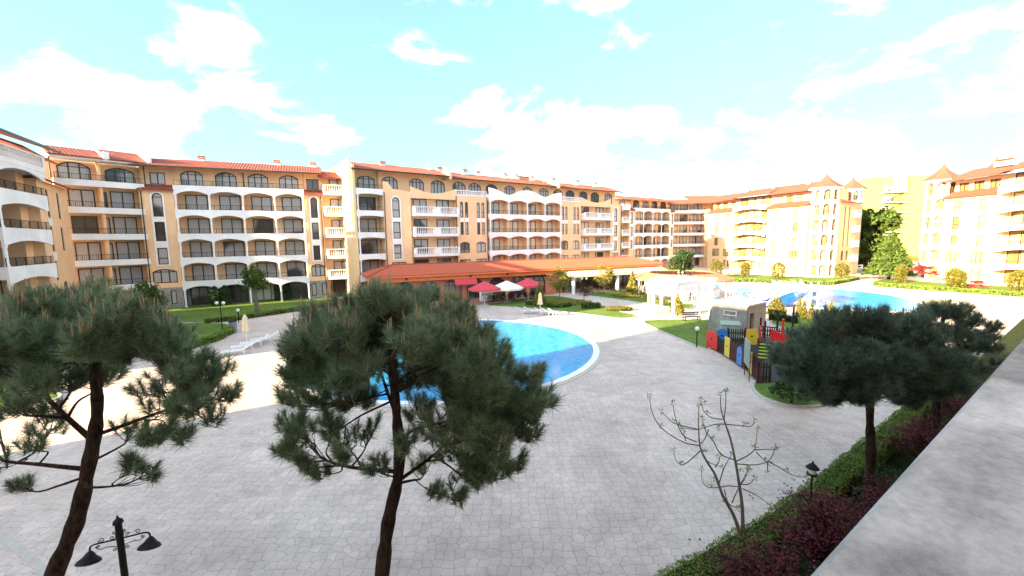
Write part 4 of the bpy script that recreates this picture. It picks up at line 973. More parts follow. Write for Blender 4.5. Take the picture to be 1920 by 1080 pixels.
# centre pine
Yc = 6.6
pine('tall umbrella-shaped pine in the middle, its crown in front of the near pool',
     [Gp(700, 1330)+Vector((0, 0, 0))] if False else [Vp(690, 1330, Yc), Vp(715, 1090, Yc), Vp(728, 980, Yc+.05), Vp(748, 880, Yc), Vp(744, 780, Yc), Vp(736, 690, Yc), Vp(735, 600, Yc), Vp(738, 560, Yc)], [.15, .035],
     pads_px(Yc, [(585, 628, 42, .2), (655, 590, 48, .6), (735, 570, 52, .2), (810, 575, 52, .5), (690, 640, 55, 1.2), (800, 650, 60, 1.3), (870, 625, 50, .2), (930, 665, 45, -.1),
        (620, 690, 52, .3), (650, 740, 38, .9), (585, 740, 36, -.3), (850, 700, 60, .6), (905, 730, 55, -.5), (965, 720, 50, .3), (1005, 750, 40, -.2), (990, 800, 38, .3),
        (930, 800, 48, .6), (880, 800, 45, -.8, .7), (780, 760, 36, 1.4, .7), (545, 830, 34, 0, .8), (570, 860, 28, -.4, .7), (620, 800, 30, .8, .5), (960, 865, 34, .2, .8), (900, 890, 36, -.3, .8),
        (855, 925, 26, -.4, .8), (800, 870, 28, 1.2, .5), (690, 690, 34, -.9, .7), (800, 610, 40, -1.0, .8), (700, 560, 36, -.4, .8), (880, 680, 44, -1.1, .8), (640, 640, 40, -.8, .8),
        (1000, 700, 26, 0), (760, 830, 24, -1, .4), (650, 620, 50, -.3), (700, 610, 50, 1.5), (770, 640, 44, -1.3, .6), (840, 650, 50, -.5), (900, 700, 50, 1.2), (950, 760, 50, .9), (560, 700, 40, .5), (640, 700, 42, -.9, .8), (870, 750, 50, 1.6), (830, 790, 40, -.9, .5), (600, 660, 46, 1.0), (930, 830, 44, -.6, .8), (880, 850, 44, .6, .7), (760, 600, 46, .9), (560, 640, 30, -.4), (540, 790, 30, .6, .5), (900, 640, 36, .9), (700, 670, 44, 1.6), (650, 700, 44, .2), (770, 700, 44, 1.7), (590, 690, 44, .9), (560, 660, 34, .3), (620, 620, 44, -.9, .7), (680, 740, 34, 1.3, .6), (820, 690, 40, 1.3), (730, 640, 40, 1.9), (600, 590, 34, .4), (545, 740, 28, .5, .7), (700, 580, 44, .8), (860, 590, 34, .4), (530, 850, 26, .4, .7), (600, 880, 20, .2, .5), (820, 920, 20, .4, .6), (650, 820, 34, .3, .4), (610, 790, 34, -.2, .45), (690, 800, 34, .9, .35), (700, 870, 26, -.5, .35), (830, 840, 36, .3, .4), (880, 880, 36, .1, .5), (930, 880, 34, -.4, .6), (860, 820, 40, -1.0, .5), (640, 850, 24, -.8, .4), (560, 800, 34, .9, .6), (810, 800, 36, 1.5, .5)], 5), seed=11, zlow=3.55, per=95, dens=2.3, nlen=.185, candles=.5)
# left pine, trunk leaning
Yl = 6.7
pine('leaning pine with a bare low limb and open crown, nearest the double street lamp',
     [Vp(40, 1330, Yl), Vp(95, 1100, Yl), Vp(140, 985, Yl), Vp(165, 880, Yl), Vp(182, 780, Yl), Vp(180, 700, Yl), Vp(186, 640, Yl), Vp(190, 600, Yl)], [.165, .04],
     pads_px(Yl, [(40, 610, 55, .4), (125, 590, 52, .6), (200, 590, 55, .2), (265, 610, 50, .8), (90, 650, 60, -.3), (170, 640, 50, -.8), (230, 650, 50, -.3), (320, 640, 42, .5), (350, 680, 44, .1), (395, 700, 38, .3),
        (30, 690, 50, .8), (130, 700, 45, .7), (390, 745, 30, -.1), (430, 735, 20, .1), (330, 725, 36, .8, .8), (310, 800, 34, .2, .8), (350, 815, 24, 0, .8), (270, 730, 30, 1.0, .5), (285, 880, 24, -.4), (245, 868, 18, -.3),
        (-30, 640, 60, .2), (-90, 700, 60, 0), (15, 750, 40, -.4, .8), (60, 760, 34, .5, .6), (-20, 870, 30, 0, .7), (35, 905, 15, .2, .7), (-70, 800, 50, .3), (100, 770, 28, .9, .5), (70, 570, 40, .2), (160, 560, 46, .9), (230, 590, 50, -.6), (290, 640, 44, -.4), (20, 640, 50, -.7), (110, 620, 50, 1.2), (200, 690, 40, .9), (60, 720, 40, -.8, .7), (370, 720, 36, .7), (350, 760, 34, -.6), (0, 600, 46, 1.0), (300, 760, 30, .9, .4), (240, 800, 26, .7, .35), (90, 800, 30, .9, .4), (60, 830, 26, .2, .4), (400, 780, 24, .3, .5), (320, 700, 34, -.6, .6), (280, 820, 22, -.2, .4)], 9), seed=23, zlow=3.7, per=95, dens=2.0, nlen=.185, candles=.5)
# right pine
Yr = 11.0
pine('dense flat-topped pine standing inside the hedge beside the parapet',
     [Vp(1628, 1000, Yr), Vp(1630, 930, Yr), Vp(1633, 850, Yr), Vp(1631, 780, Yr), Vp(1633, 700, Yr), Vp(1636, 630, Yr)], [.17, .05],
     pads_px(Yr, [(1600, 597, 30), (1655, 600, 32), (1710, 612, 32), (1550, 600, 26), (1475, 665, 34), (1520, 640, 40), (1570, 615, 40), (1625, 615, 42), (1680, 625, 42), (1725, 645, 42), (1500, 700, 36), (1555, 680, 46, -.8), (1610, 670, 46, -1.0), (1665, 680, 48, -.8), (1715, 700, 44, -.4), (1760, 690, 38),
        (1530, 725, 34), (1580, 725, 40, -.5), (1640, 725, 40, -1), (1700, 740, 40, .3), (1755, 725, 34, .2), (1600, 640, 40, .9), (1660, 650, 40, 1.0), (1555, 745, 24, -.3), (1800, 720, 22), (1790, 680, 24), (1610, 745, 26, -.6)], 4, flat=.7), seed=5, mat_='needles_dark', zlow=4.0, per=85, candles=.14, width=.0055, dens=2.2, nlen=.2)
# fourth pine
Y4 = 16.0
pine('more open pine farther along the parapet, partly behind the flat-topped one',
     [Vp(1752, 860, Y4), Vp(1755, 780, Y4), Vp(1758, 700, Y4), Vp(1765, 620, Y4), Vp(1770, 590, Y4)], [.16, .05],
     pads_px(Y4, [(1720, 595, 22), (1750, 580, 26), (1785, 582, 28), (1815, 600, 24), (1740, 620, 28), (1785, 625, 30), (1850, 630, 20), (1868, 612, 15), (1825, 650, 26), (1860, 650, 15), (1790, 670, 30), (1720, 650, 26), (1835, 690, 20, 0, .7), (1870, 680, 12, 0, .7), (1760, 710, 26), (1800, 715, 24, 0, .7), (1845, 635, 16)], 8, flat=.6), seed=31, mat_='needles_dark', zlow=4.0, per=60, candles=.12, width=.007, nlen=.22, dens=1.8)

# ------------------------------------------------------------------ bare budding tree
Yb = 9.9
bb = Gp(1386, 1052)
BTR = empty('budding_tree', bb, 0, 'young bare tree with thin curved branches and fresh bud clusters rising from the hedge', 'tree')
def bp_(lst, dy=0.0):
    n = len(lst); return [Vp(1200+x/2.842, 700+y/2.842, bb.y+dy*i/max(1, n-1))-bb for i, (x, y) in enumerate(lst)]
main = [[(525, 1010), (530, 870), (500, 760), (440, 650), (400, 540), (350, 460), (320, 390), (312, 280), (313, 170)],
        [(545, 1010), (548, 860), (545, 720), (530, 600), (510, 480), (485, 360), (455, 270), (432, 190), (428, 110)]]
side = [([(320, 385), (240, 370), (150, 320), (90, 260), (60, 190), (50, 120)], -.5), ([(325, 410), (270, 460), (225, 488), (190, 460), (178, 405)], .4),
        ([(318, 300), (250, 285), (180, 265), (140, 230), (110, 205)], .6), ([(300, 365), (230, 330), (190, 240), (175, 160)], -.7), ([(245, 360), (235, 330), (235, 300)], .2),
        ([(455, 270), (400, 272), (340, 290), (300, 300), (215, 290)], .5), ([(460, 272), (530, 278), (590, 282), (612, 255)], -.4), ([(440, 245), (380, 235), (340, 200), (320, 140)], .5), ([(448, 245), (455, 180), (458, 90)], .3),
        ([(510, 470), (570, 440), (610, 405), (620, 350), (626, 295)], .6), ([(610, 408), (660, 405), (730, 405)], .4), ([(512, 482), (600, 488), (670, 475), (705, 440), (720, 395)], -.6), ([(680, 468), (740, 500), (820, 545), (890, 555)], -.3), ([(680, 470), (680, 530)], 0), ([(620, 420), (655, 455), (690, 480)], 0),
        ([(510, 465), (430, 430), (390, 360), (350, 310), (330, 240)], -.8), ([(525, 600), (560, 560), (575, 500)], .5), ([(530, 605), (470, 600), (400, 610), (350, 600), (330, 560), (330, 510)], .7), ([(548, 615), (620, 650), (700, 705)], -.6), ([(530, 590), (580, 590), (612, 560)], .3),
        ([(420, 590), (450, 500), (490, 430)], .3), ([(490, 690), (530, 600), (580, 510)], -.3), ([(400, 500), (420, 470), (425, 440)], .2), ([(350, 460), (380, 480), (440, 500)], .4), ([(365, 300), (345, 350), (325, 375)], .1), ([(450, 620), (470, 690), (520, 720)], -.2)]
mbt = MB(); mbl = MB()
for m_ in main:
    P_ = catmull(bp_(m_), 4); mbt.tube(P_, [.050*(1-.84*i/(len(P_)-1)) for i in range(len(P_))], 8)
ends = []
for s_, dy in side:
    P_ = catmull(bp_(s_, dy), 4); mbl.tube(P_, [.0145*(1-.6*i/(len(P_)-1)) for i in range(len(P_))], 6); ends.append(P_[-1])
    if len(s_) > 3: ends.append(P_[len(P_)//2]+Vector((0, 0, .04)))
for m_ in main: ends.append(bp_(m_)[-1]); ends.append(bp_(m_)[-1]+Vector((.12, 0, .05)))
for q in [(400, 560), (455, 680), (540, 520), (345, 420), (540, 715), (425, 290), (595, 660)]: ends.append(bp_([q])[0])
mbt.build('trunk', 'grey_bark', BTR, True); mbl.build('branches', 'twig_bark', BTR, True)
C_ = []
for e in ends:
    n_ = 17; d = unit(rng.normal(size=(n_, 3))+[0, 0, .5]); c = np.array(e)
    s1 = unit(np.cross(d, rng.normal(size=(n_, 3))))*.011; t0 = c+d*.02; t1 = c+d*(.05+.07*rng.random((n_, 1)))
    C_.append(np.stack([t0, (t0+t1)/2-s1, t1, (t0+t1)/2+s1], 1).reshape(-1, 3))
fast('bud_leaves', np.concatenate(C_), 4, 'bud_leaf', BTR)

# ------------------------------------------------------------------ generic crowns
def tree(name, label, base, h, crown, m='mid_leaf', n=2600, leaf=.16, tr=.14, bark='grey_bark', group=None, cat='tree', nb=7, lean=(0, 0)):
    """crown: list of (dx, dy, z, rx, rz) lobes"""
    root = empty(name, base, 0, label, cat, group); top = Vector((lean[0], lean[1], h*.8))
    P_ = catmull([(0, 0, -.02), (lean[0]*.3, lean[1]*.3, h*.3), (lean[0]*.7, lean[1]*.7, h*.55), tuple(top)], 4)
    MB().tube(P_, [tr*(1-.75*i/(len(P_)-1)) for i in range(len(P_))], 8).build('trunk', bark, root, True)
    b = MB()
    for lx, ly, lz, rx, rz in crown:
        for _ in range(2):
            e = Vector((lx+random.uniform(-.5, .5)*rx, ly+random.uniform(-.5, .5)*rx, lz+random.uniform(-.2, .5)*rz)); s = P_[int(len(P_)*.55)]
            b.tube(catmull([s, lerp(s, e, .5)+Vector((0, 0, .1)), e], 3), [tr*.35, tr*.3, tr*.28, tr*.2, tr*.15, tr*.1, tr*.05][:7], 5)
    b.build('branches', bark, root)
    tot = sum(c[3]**2*c[4] for c in crown); C = []
    for lx, ly, lz, rx, rz in crown:
        k = int(n*(rx*rx*rz)/tot); sub = max(3, k//60)
        cen = blob((lx, ly, lz), (rx, rx, rz), sub, .45); idx = rng.integers(0, sub, k)
        C.append(cen[idx]+rng.normal(size=(k, 3))*np.array([rx, rx, rz])*.17)
    fast('crown', leaf_quads(np.concatenate(C), leaf), 4, m, root); return root
def lobes(n, R_, z, rz, r, seed=0):
    q = random.Random(seed); return [(q.uniform(-1, 1)*R_, q.uniform(-1, 1)*R_, z+q.uniform(-1, 1)*rz, r*q.uniform(.7, 1.2), r*q.uniform(.6, 1.0)) for _ in range(n)]
def conifer(name, label, base, h, r, m='dark_leaf', n=3000, leaf=.15, group=None, cat='conifer', z0=.3, power=1.0, bark='trunk_bark', layer=0):
    root = empty(name, base, 0, label, cat, group)
    MB().tube([(0, 0, -.02), (0, 0, h*.5), (0, 0, h*.97)], [max(.04, r*.07), max(.03, r*.05), .01], 7).build('trunk', bark, root, True)
    t = 1-np.sqrt(rng.random(n)); t = np.clip(t, 0, 1); a = rng.random(n)*2*np.pi
    t = t if power <= 1.5 else rng.random(n)**.8; prof = (1-t)**power if power <= 1.5 else np.clip((1-t)*5, 0, 1)**.5*(.85+.15*np.sin(t*3))
    lay = 1-(.25*((t*layer) % 1) if layer else 0)
    rad = r*prof*lay*(.55+.45*rng.random(n)**.5)*(1+.12*np.sin(a*5+t*20))
    C = np.stack([np.cos(a)*rad, np.sin(a)*rad, z0+(h-z0)*t+rng.normal(size=n)*.04], 1)
    fast('crown', leaf_quads(C, leaf, .1), 4, m, root); return root

o1 = Gp(482, 588); tree('round_tree', 'small round-crowned tree with pale trunk on the lawn before the white arcades', o1, 4.6, [(0, 0, 4.0, 1.15, 1.1), (.3, 0, 3.2, .9, .7), (-.3, .1, 4.6, .8, .6)], 'mid_leaf', 3200, .11, .26)
o1 = Gp(275, 600); tree('round_tree', 'bushy green tree behind the leaning pine near the recessed block', o1, 3.6, [(0, 0, 2.2, 1.7, 1.3), (.5, 0, 3.2, 1.0, .8)], 'mid_leaf', 3600, .12, .2)
for k_, (px, py, h, w) in enumerate([(1049, 565, 3.9, 1.35), (1133, 553, 3.9, 1.35)]):
    tree('blossom_tree', ('olive-leaved young tree in the lawn bed before the restaurant, closer to the umbrellas', 'olive-leaved young tree before the cream awning, closer to the pergola')[k_], Gp(px, py), h, [(0, 0, h*.72, w, w*.9), (0, .2, h*.95, w*.7, w*.6), (.3, 0, h*.55, w*.7, w*.5)], 'yellow_leaf', 1900, .11, .07, group='young trees before the restaurant')
conifer('small_conifer', 'thin pale young conifer beside the loungers and the closed umbrella', Gp(1012, 574), 2.9, .85, 'yellow_leaf', 900, .13, 'thin conifers in the flower beds')
conifer('small_conifer', 'thin pale young conifer between the olive-leaved tree and the pergola', Gp(1185, 556), 3.6, .9, 'yellow_leaf', 1000, .14, 'thin conifers in the flower beds')
conifer('small_conifer', 'thin pale conifer growing inside the white pergola', Gp(1270, 592)+Vector((0, 0, 0)), 2.4, .7, 'yellow_leaf', 800, .12, 'thin conifers in the flower beds')
conifer('small_conifer', 'pale young conifer rising behind the dense pine beside the golden cones', Gp(1556, 612), 2.3, .6, 'yellow_leaf', 900, .1, 'thin conifers in the flower beds')
conifer('small_conifer', 'small dark conifer on the lawn tip under the dense pine', Gp(1484, 757), 1.9, .9, 'dark_leaf', 2200, .07, z0=.45)
conifer('round_bush', 'small round-topped yellowish bush on a stem behind the stone hut', Gp(1455, 597), 2.2, .85, 'gold_leaf', 1600, .1, cat='bush', z0=.4, power=.6)
for k_, (px, py, h) in enumerate([(1497, 606, 2.5), (1506, 607, 2.2), (1520, 609, 2.2), (1533, 611, 1.0)]):
    conifer('golden_conifer', ('tallest golden cone-shaped thuja nearest the stone hut', 'golden thuja cone pressed against the tallest one', 'single golden thuja cone standing apart from the pair', 'short golden bush low beside the single thuja cone')[k_], Gp(px, py), h, .38, 'gold_leaf', 1400, .07, 'golden thujas behind the hut', z0=.05, power=.8)
# shrubs in front of the sunlit blocks
for k_, (px, py, h, r, l) in enumerate([(1343, 520, 3.4, 1.3, 'tall clipped thuja column at the sunlit corner building'), (1397, 519, 2.8, 1.0, 'clipped thuja column beside the porch of the turreted block'),
        (1459, 523, 3.0, 1.4, 'broad clipped thuja column under the plain wall of the turreted block'), (1577, 526, 3.0, 1.3, 'clipped thuja column at the end wall by the dark tree'), (1688, 530, 3.0, 1.0, 'clipped thuja column at the foot of the big turret'),
        (1788, 541, 2.9, 1.1, 'twin-topped clipped thuja before the cream wall'), (1797, 542, 2.7, .9, 'smaller half of the twin clipped thujas before the cream wall'), (1909, 550, 3.0, 1.3, 'clipped thuja before the balconies at the edge of the cream block')]):
    conifer('clipped_thuja', l, Gp(px, py), h, r*.8, 'gold_leaf', 1500, .13, 'clipped thujas along the sunlit blocks', z0=.05, power=9)
for k_, (px, py, l) in enumerate([(1268, 520, 'dark cypress hedge block at the end of the restaurant'), (1281, 519, 'second dark cypress block beside the palm-like tree')]):
    conifer('cypress', l, Gp(px, py), 4.2, 1.6, 'dark_leaf', 2200, .16, 'cypresses by the restaurant end', z0=.05, power=9)
tree('palm_like_tree', 'small dark round tree on the lawn where the two rows of blocks meet', Gp(1280, 521), 4.6, [(0, 0, 4.2, 1.7, 1.2)], 'dark_leaf', 1300, .2, .16)
# dark cypresses before the arcade columns
for k_, px in enumerate([405, 424, 523, 538]):
    conifer('dark_cypress', ('first dark cypress from the corner in the ground-floor arcade', 'second dark cypress from the corner in the ground-floor arcade', 'third dark cypress, beside the round-crowned tree', 'fourth dark cypress of the ground-floor arcade')[k_], Gp(px, 574-(px-405)*.085), 2.5, .55, 'dark_leaf', 1000, .1, 'cypresses at the arcade', z0=.05, power=9)
# far trees
fb = Gp(1622, 509); tree('dark_tree', 'big dark spreading tree between the turreted blocks', fb, 11, lobes(13, 3.2, 9.6, 2.6, 2.5, 3)+[(-2.2, 0, 5.2, 2.4, 2.2), (2.2, 0, 4.6, 2.6, 2.2), (0, 0, 6, 3.2, 2.5), (-2.8, 0, 3, 1.6, 1.4)], 'mid_leaf', 14000, .34, .45, 'trunk_bark')
conifer('spruce', 'bright green layered spruce in front of the yellow tower block', Gp(1666, 524), 8.6, 3.6, 'mid_leaf', 6500, .3, z0=.9, power=.8, layer=9)
tree('dark_tree', 'low dark tree beyond the road behind the spruce', Gp(1640, 507), 6, lobes(5, 3, 4, 1.5, 2.2, 8), 'dark_leaf', 2500, .36, .3, 'trunk_bark')
tree('red_maple', 'small bright red maple against the cream wall', Gp(1735, 531), 2.9, [(0, 0, 2.1, 1.5, .6), (1.4, -.4, 1.6, 1.1, .4), (-.9, 0, 2.5, .9, .5)], 'red_leaf', 900, .14, .06)
tree('red_shrub', 'low red shrub under the ground-floor windows of the cream block', Gp(1826, 541), 1.2, [(0, 0, .7, 1.3, .4), (-1, 0, .6, .9, .3)], 'red_leaf', 500, .12, .04, cat='shrub')
for k_, (px, py, r, l) in enumerate([(1240, 573, .7, 'low grey-green bush beside the pergola bench'), (1327, 560, .6, 'bush by the pergola steps')]):
    tree('low_bush', l, Gp(px, py), .9, [(0, 0, .5, r, .4)], 'yellow_leaf', 500, .09, .03, cat='shrub')

# purple maples in the planted strip
def maple(label, base, h, r, seed, n=2600):
    n = int(n*.6); r *= .78
    q = random.Random(seed); root = empty('purple_maple', base, 0, label, 'maple', 'purple maples in the planted strip'); b = MB(); C = []
    for i in range(15):
        a = q.uniform(0, 6.28); rr = r*q.uniform(.3, 1.05); z = h*q.uniform(.5, 1.0)*(1-.3*rr/r); e = Vector((math.cos(a)*rr, math.sin(a)*rr, z))
        P_ = catmull([(0, 0, 0), (e.x*.25, e.y*.25, z*.55), (e.x*.65, e.y*.65, z*.95), tuple(e)], 4); b.tube(P_, [.035*(1-.8*k/(len(P_)-1)) for k in range(len(P_))], 5)
        for k in range(4, len(P_)):
            m_ = n//150; c = np.array(P_[k]); C.append(c+rng.normal(size=(m_, 3))*np.array([.2, .2, .055])*(1+.3*k/len(P_)))
            for s in range(2):
                t = P_[k]+Vector((q.uniform(-.3, .3), q.uniform(-.3, .3), q.uniform(-.08, .06))); b.tube([P_[k], t], [.008, .004], 4); C.append(np.array(t)+rng.normal(size=(m_//2, 3))*np.array([.14, .14, .04]))
    b.build('branches', 'trunk_bark', root)
    C = np.concatenate(C); k = len(C)
    # three narrow leaf blades a leaf
    nr = unit(rng.normal(size=(k, 3))*.5+[0, 0, 1]); a = unit(np.cross(nr, rng.normal(size=(k, 3)))); bb_ = np.cross(nr, a); V = []
    for th in (-.9, 0, .9):
        d = a*math.cos(th)+bb_*math.sin(th); s = np.cross(nr, d)*.012; L_ = .055 if th == 0 else .042
        V.append(np.stack([C, C+d*L_*.5+s, C+d*L_, C+d*L_*.5-s], 1))
    fast('leaves', np.stack(V, 1).reshape(-1, 3), 4, 'maple_leaf', root)
maple('wide purple maple before the hedge, just below the small black garden lamp', PT(3.2, 10.6, .05), 2.3, 1.35, 1, 3600)
maple('purple maple lowest in the strip, closest to the budding tree', PT(3.2, 8.3, .05), 1.9, 1.25, 2, 3400)
maple('purple maple at the foot of the dense pine trunk', PT(2.7, 13.2, .05), 2.1, 1.1, 3, 2800)
maple('dark purple maple past the dense pine, beyond the green mound', PT(3.0, 18.6, .05), 2.2, 1.8, 4, 3600)
maple('farthest purple maple, under the open pine', PT(2.9, 23.2, .05), 2.3, 1.9, 5, 3200)
tree('round_shrub', 'rounded green shrub between the purple maples in the planted strip', PT(2.9, 15.6, .05), .8, [(0, 0, .35, 1.0, .45)], 'dark_leaf', 5000, .05, .03, cat='shrub')
tree('round_shrub', 'low green shrub at the bottom of the planted strip under the maples', PT(2.3, 10.2, .05), .7, [(0, 0, .3, .9, .4)], 'dark_leaf', 4500, .05, .03, cat='shrub')

# ------------------------------------------------------------------ hedges
def hedge(label, path, w, h, m='hedge_leaf', n=9000, leaf=.035, core='dark_grass', group=None, round_=.12):
    """clipped hedge along a plan path: leafy skin over twiggy stems"""
    path = [Vector(p).to_2d() for p in path]; L_ = [0]
    for a, b in zip(path, path[1:]): L_.append(L_[-1]+(b-a).length)
    base = Vector((path[0].x, path[0].y, 0)); root = empty('hedge', base, 0, label, 'hedge', group)
    def at(s):
        for i in range(len(path)-1):
            if s <= L_[i+1] or i == len(path)-2:
                u = (path[i+1]-path[i]).normalized(); return path[i]+u*(s-L_[i])-base.to_2d(), Vector((-u.y, u.x))
    k = max(2, int(L_[-1]/.8)); vs = []; 
    for i in range(k+1):
        p, nn_ = at(L_[-1]*i/k); a = p+nn_*(w/2-.06); b = p-nn_*(w/2-.06); vs += [(a.x, a.y, 0), (a.x, a.y, h-.07), (b.x, b.y, h-.07), (b.x, b.y, 0)]
    fs = [(4*i+j, 4*i+4+j, 4*i+5+j, 4*i+1+j) for i in range(k) for j in range(3)]+[(0, 1, 2, 3), (4*k+3, 4*k+2, 4*k+1, 4*k)]
    MB().add(vs, fs).build('stems', core, root)
    S = rng.random(n)*L_[-1]; C = np.zeros((n, 3)); u = rng.random(n)*(w+2*h)
    for i in range(n):
        p, nn_ = at(S[i]); wob = .03*math.sin(S[i]*3.1)+.02*math.sin(S[i]*7.7)
        if u[i] < h: o_, z = w/2+wob, u[i]
        elif u[i] < h+w: o_, z = w/2-(u[i]-h), h+wob
        else: o_, z = -w/2-wob, u[i]-h-w
        q = p+nn_*o_; C[i] = (q.x, q.y, z)
    C += rng.normal(size=(n, 3))*.018
    fast('foliage', leaf_quads(C, leaf, .4), 4, m, root); return root
hedge('long clipped hedge edging the planted strip beside the stamped paving', [PT(4.85, 3), PT(4.72, 7), PT(4.32, 11), PT(4.24, 14), PT(4.24, 36)], .6, .75, n=70000, leaf=.028)
def hp(lst): return [Gp(x, y) for x, y in lst]
hedge('low clipped hedge along the lawn before the white arcades', hp([(384, 607), (440, 601), (520, 589), (600, 577), (650, 566)]), .5, .45, n=6000, leaf=.08, group='low lawn hedges')
hedge('low clipped hedge round the small lawn by the waste bin', hp([(434, 624), (400, 641), (350, 656)]), .5, .5, n=3000, leaf=.08, group='low lawn hedges')
hedge('short low hedge in the umbrella garden, nearest the umbrellas', hp([(987, 572), (1003, 573)]), .5, .45, 'mid_leaf', 600, .1, group='low garden hedges')
hedge('short low hedge in the middle of the umbrella garden', hp([(1022, 576), (1046, 578), (1070, 575)]), .5, .4, 'mid_leaf', 1000, .1, group='low garden hedges')
hedge('short low hedge at the paved end of the umbrella garden', hp([(1092, 579), (1124, 578)]), .8, .6, 'mid_leaf', 1100, .1, group='low garden hedges')
hedge('dark low hedge behind the playground hut', hp([(1443, 600), (1480, 604), (1520, 612), (1560, 617)]), .7, .55, 'dark_leaf', 2500, .09, group='low garden hedges')
hedge('sunlit low hedge along the front of the turreted block', hp([(1335, 529), (1400, 528), (1500, 533), (1556, 534), (1606, 524)]), .8, .5, 'hedge_leaf', 3500, .14, group='hedges of the sunlit blocks')
hedge('sunlit low hedge along the front of the cream block', hp([(1640, 536), (1700, 541), (1800, 548), (1930, 557)]), .8, .5, 'hedge_leaf', 3500, .14, group='hedges of the sunlit blocks')
for k_, (px, py, r, m_, l) in enumerate([(1060, 570, 2.2, 'yellow_leaf', 'patch of yellow ground plants in the umbrella garden'), (1160, 582, 1.0, 'gold_leaf', 'reddish ground plants at the tip of the umbrella garden'), (1190, 556, 2.0, 'yellow_leaf', 'patch of yellow ground plants round the thin conifer')]):
    c = Gp(px, py); n = 2500; a = rng.random(n)*6.28; q = np.sqrt(rng.random(n))*r
    C = np.stack([c.x+np.cos(a)*q*1.5, c.y+np.sin(a)*q*.9, .1+rng.random(n)*.25], 1); tag(fast('ground_cover', leaf_quads(C, .09), 4, m_), l, 'ground plants', kind='stuff')
# ------------------------------------------------------------------ double street lamp
lp = Vp(222, 985, 6.1); lp0 = Vector((lp.x, lp.y, 0)); zt = lp.z
SL = empty('street_lamp', lp0, 0, 'black double-headed street lamp with scrolled ironwork beside the leaning pine', 'street lamp')
MB().lathe([(.16, 0), (.16, .1), (.09, .16), (.07, .5), (.05, .6), (.045, zt-.2), (.05, zt-.18), (.05, zt-.12), (.045, zt-.1), (.045, zt+.02), (.07, zt+.04), (.06, zt+.08), (.02, zt+.12), (.01, zt+.16)], 0, 0, 14).build('pole', 'dark_iron', SL, False)
ax = Vector((.90, .42, 0)).normalized(); Z_ = Vector((0, 0, 1))
za = zt-.22
def scroll(mb, c, r, s, a0, turns=1.3, w=.006):
    P_ = []
    for i in range(15):
        t = i/14; a = a0+s*turns*2*math.pi*t; q = r*(1-.8*t); P_.append(c+ax*math.cos(a)*q+Z_*math.sin(a)*q)
    mb.tube(P_, w, 5)
for sgn in (-1, 1):
    arm = MB(); arm.tube(catmull([Z_*za, Z_*za+ax*.15*sgn, Z_*za+ax*.30*sgn, Z_*(za-.03)+ax*.355*sgn, Z_*(za-.12)+ax*.365*sgn], 4), .013, 8)
    arm.tube(catmull([Z_*(za-.12)+ax*.03*sgn, Z_*(za-.09)+ax*.15*sgn, Z_*(za-.10)+ax*.24*sgn, Z_*(za-.05)+ax*.30*sgn], 4), .006, 5)
    for (dx, dz, r, s, a0) in ((.09, .045, .035, 1, 0), (.22, .05, .04, -1, 3.1), (.08, -.16, .03, 1, 1.5), (.27, -.05, .025, -1, 0), (.05, .11, .03, -1, 2)): scroll(arm, Z_*(za+dz)+ax*dx*sgn, r, s*sgn, a0)
    o = arm.build('arm', 'dark_iron', SL, False)
    hd = MB(Matrix.Translation(Z_*(za-.12)+ax*.365*sgn) @ Matrix.Rotation(R(-18), 4, 'X'))
    hd.lathe([(.02, .03), (.05, .0), (.085, -.05), (.135, -.09), (.155, -.125), (.15, -.13), (.01, -.10)], 0, 0, 20); hd.build('lamp_shade', 'dark_iron', SL, False)
    gl = MB(Matrix.Translation(Z_*(za-.12)+ax*.365*sgn) @ Matrix.Rotation(R(-18), 4, 'X'))
    gl.lathe([(.11, -.127), (.10, -.145), (.06, -.165), (.01, -.17)], 0, 0, 16); gl.build('bulb_cover', 'lamp_glass', SL, True)
# small pagoda garden lamp by the hedge
q = Gp(1524, 905); GL_ = empty('garden_lamp', Gp(1524, 872, 1.9)*Vector((1,1,0)).x if False else Vector((*Gp(1524, 872, 1.9).to_2d(), 0)), 0, 'small black pagoda-roofed garden lamp behind the long hedge', 'garden lamp')
zz = 1.9
MB().tube([(0, 0, 0), (0, 0, zz-.28)], .025, 8).build('pole', 'dark_iron', GL_)
MB().lathe([(.10, zz-.28), (.13, zz-.26), (.13, zz-.23), (.05, zz-.22)], 0, 0, 12).lathe([(.16, zz-.08), (.13, zz-.05), (.09, zz+.0), (.03, zz+.05), (.012, zz+.11)], 0, 0, 12).build('lamp_roof', 'dark_iron', GL_)
MB().lathe([(.075, zz-.225), (.09, zz-.15), (.085, zz-.082)], 0, 0, 12).build('lamp_glass', 'lamp_glass', GL_)
# slim twin-globe and single-globe lamps farther off
def globe_lamp(px, py, h, label, twin=False):
    r_ = empty('globe_lamp', Gp(px, py), 0, label, 'lamp', 'globe lamps along the lawns')
    MB().tube([(0, 0, 0), (0, 0, h)], .04, 6).tube([(-.3 if twin else -.05, 0, h-.05), (.3 if twin else .05, 0, h-.05)], .025, 5).build('pole', 'dark_iron', r_)
    for x in ((-.3, .3) if twin else (0,)):
        MB().lathe([(.02, h-.02), (.13, h+.06), (.16, h+.15), (.12, h+.26), (.03, h+.31)], x, 0, 10).build('globe', 'lamp_glass', r_, True)
globe_lamp(417, 618, 2.3, 'black twin-globe lamp at the end of the lawn hedge beside the waste bin', True)
globe_lamp(448, 605, 1.1, 'short single-globe lamp on the lawn edge near the round-crowned tree')
globe_lamp(1306, 651, 1.2, 'short black lamp on the lawn corner before the red fence panel')
globe_lamp(1397, 690, .01, 'x') if False else None
globe_lamp(1095, 560, 2.5, 'globe lamp before the cream awning, among the cafe tables', True)
globe_lamp(1275, 545, 2.6, 'white-globed lamp behind the pergola', True)
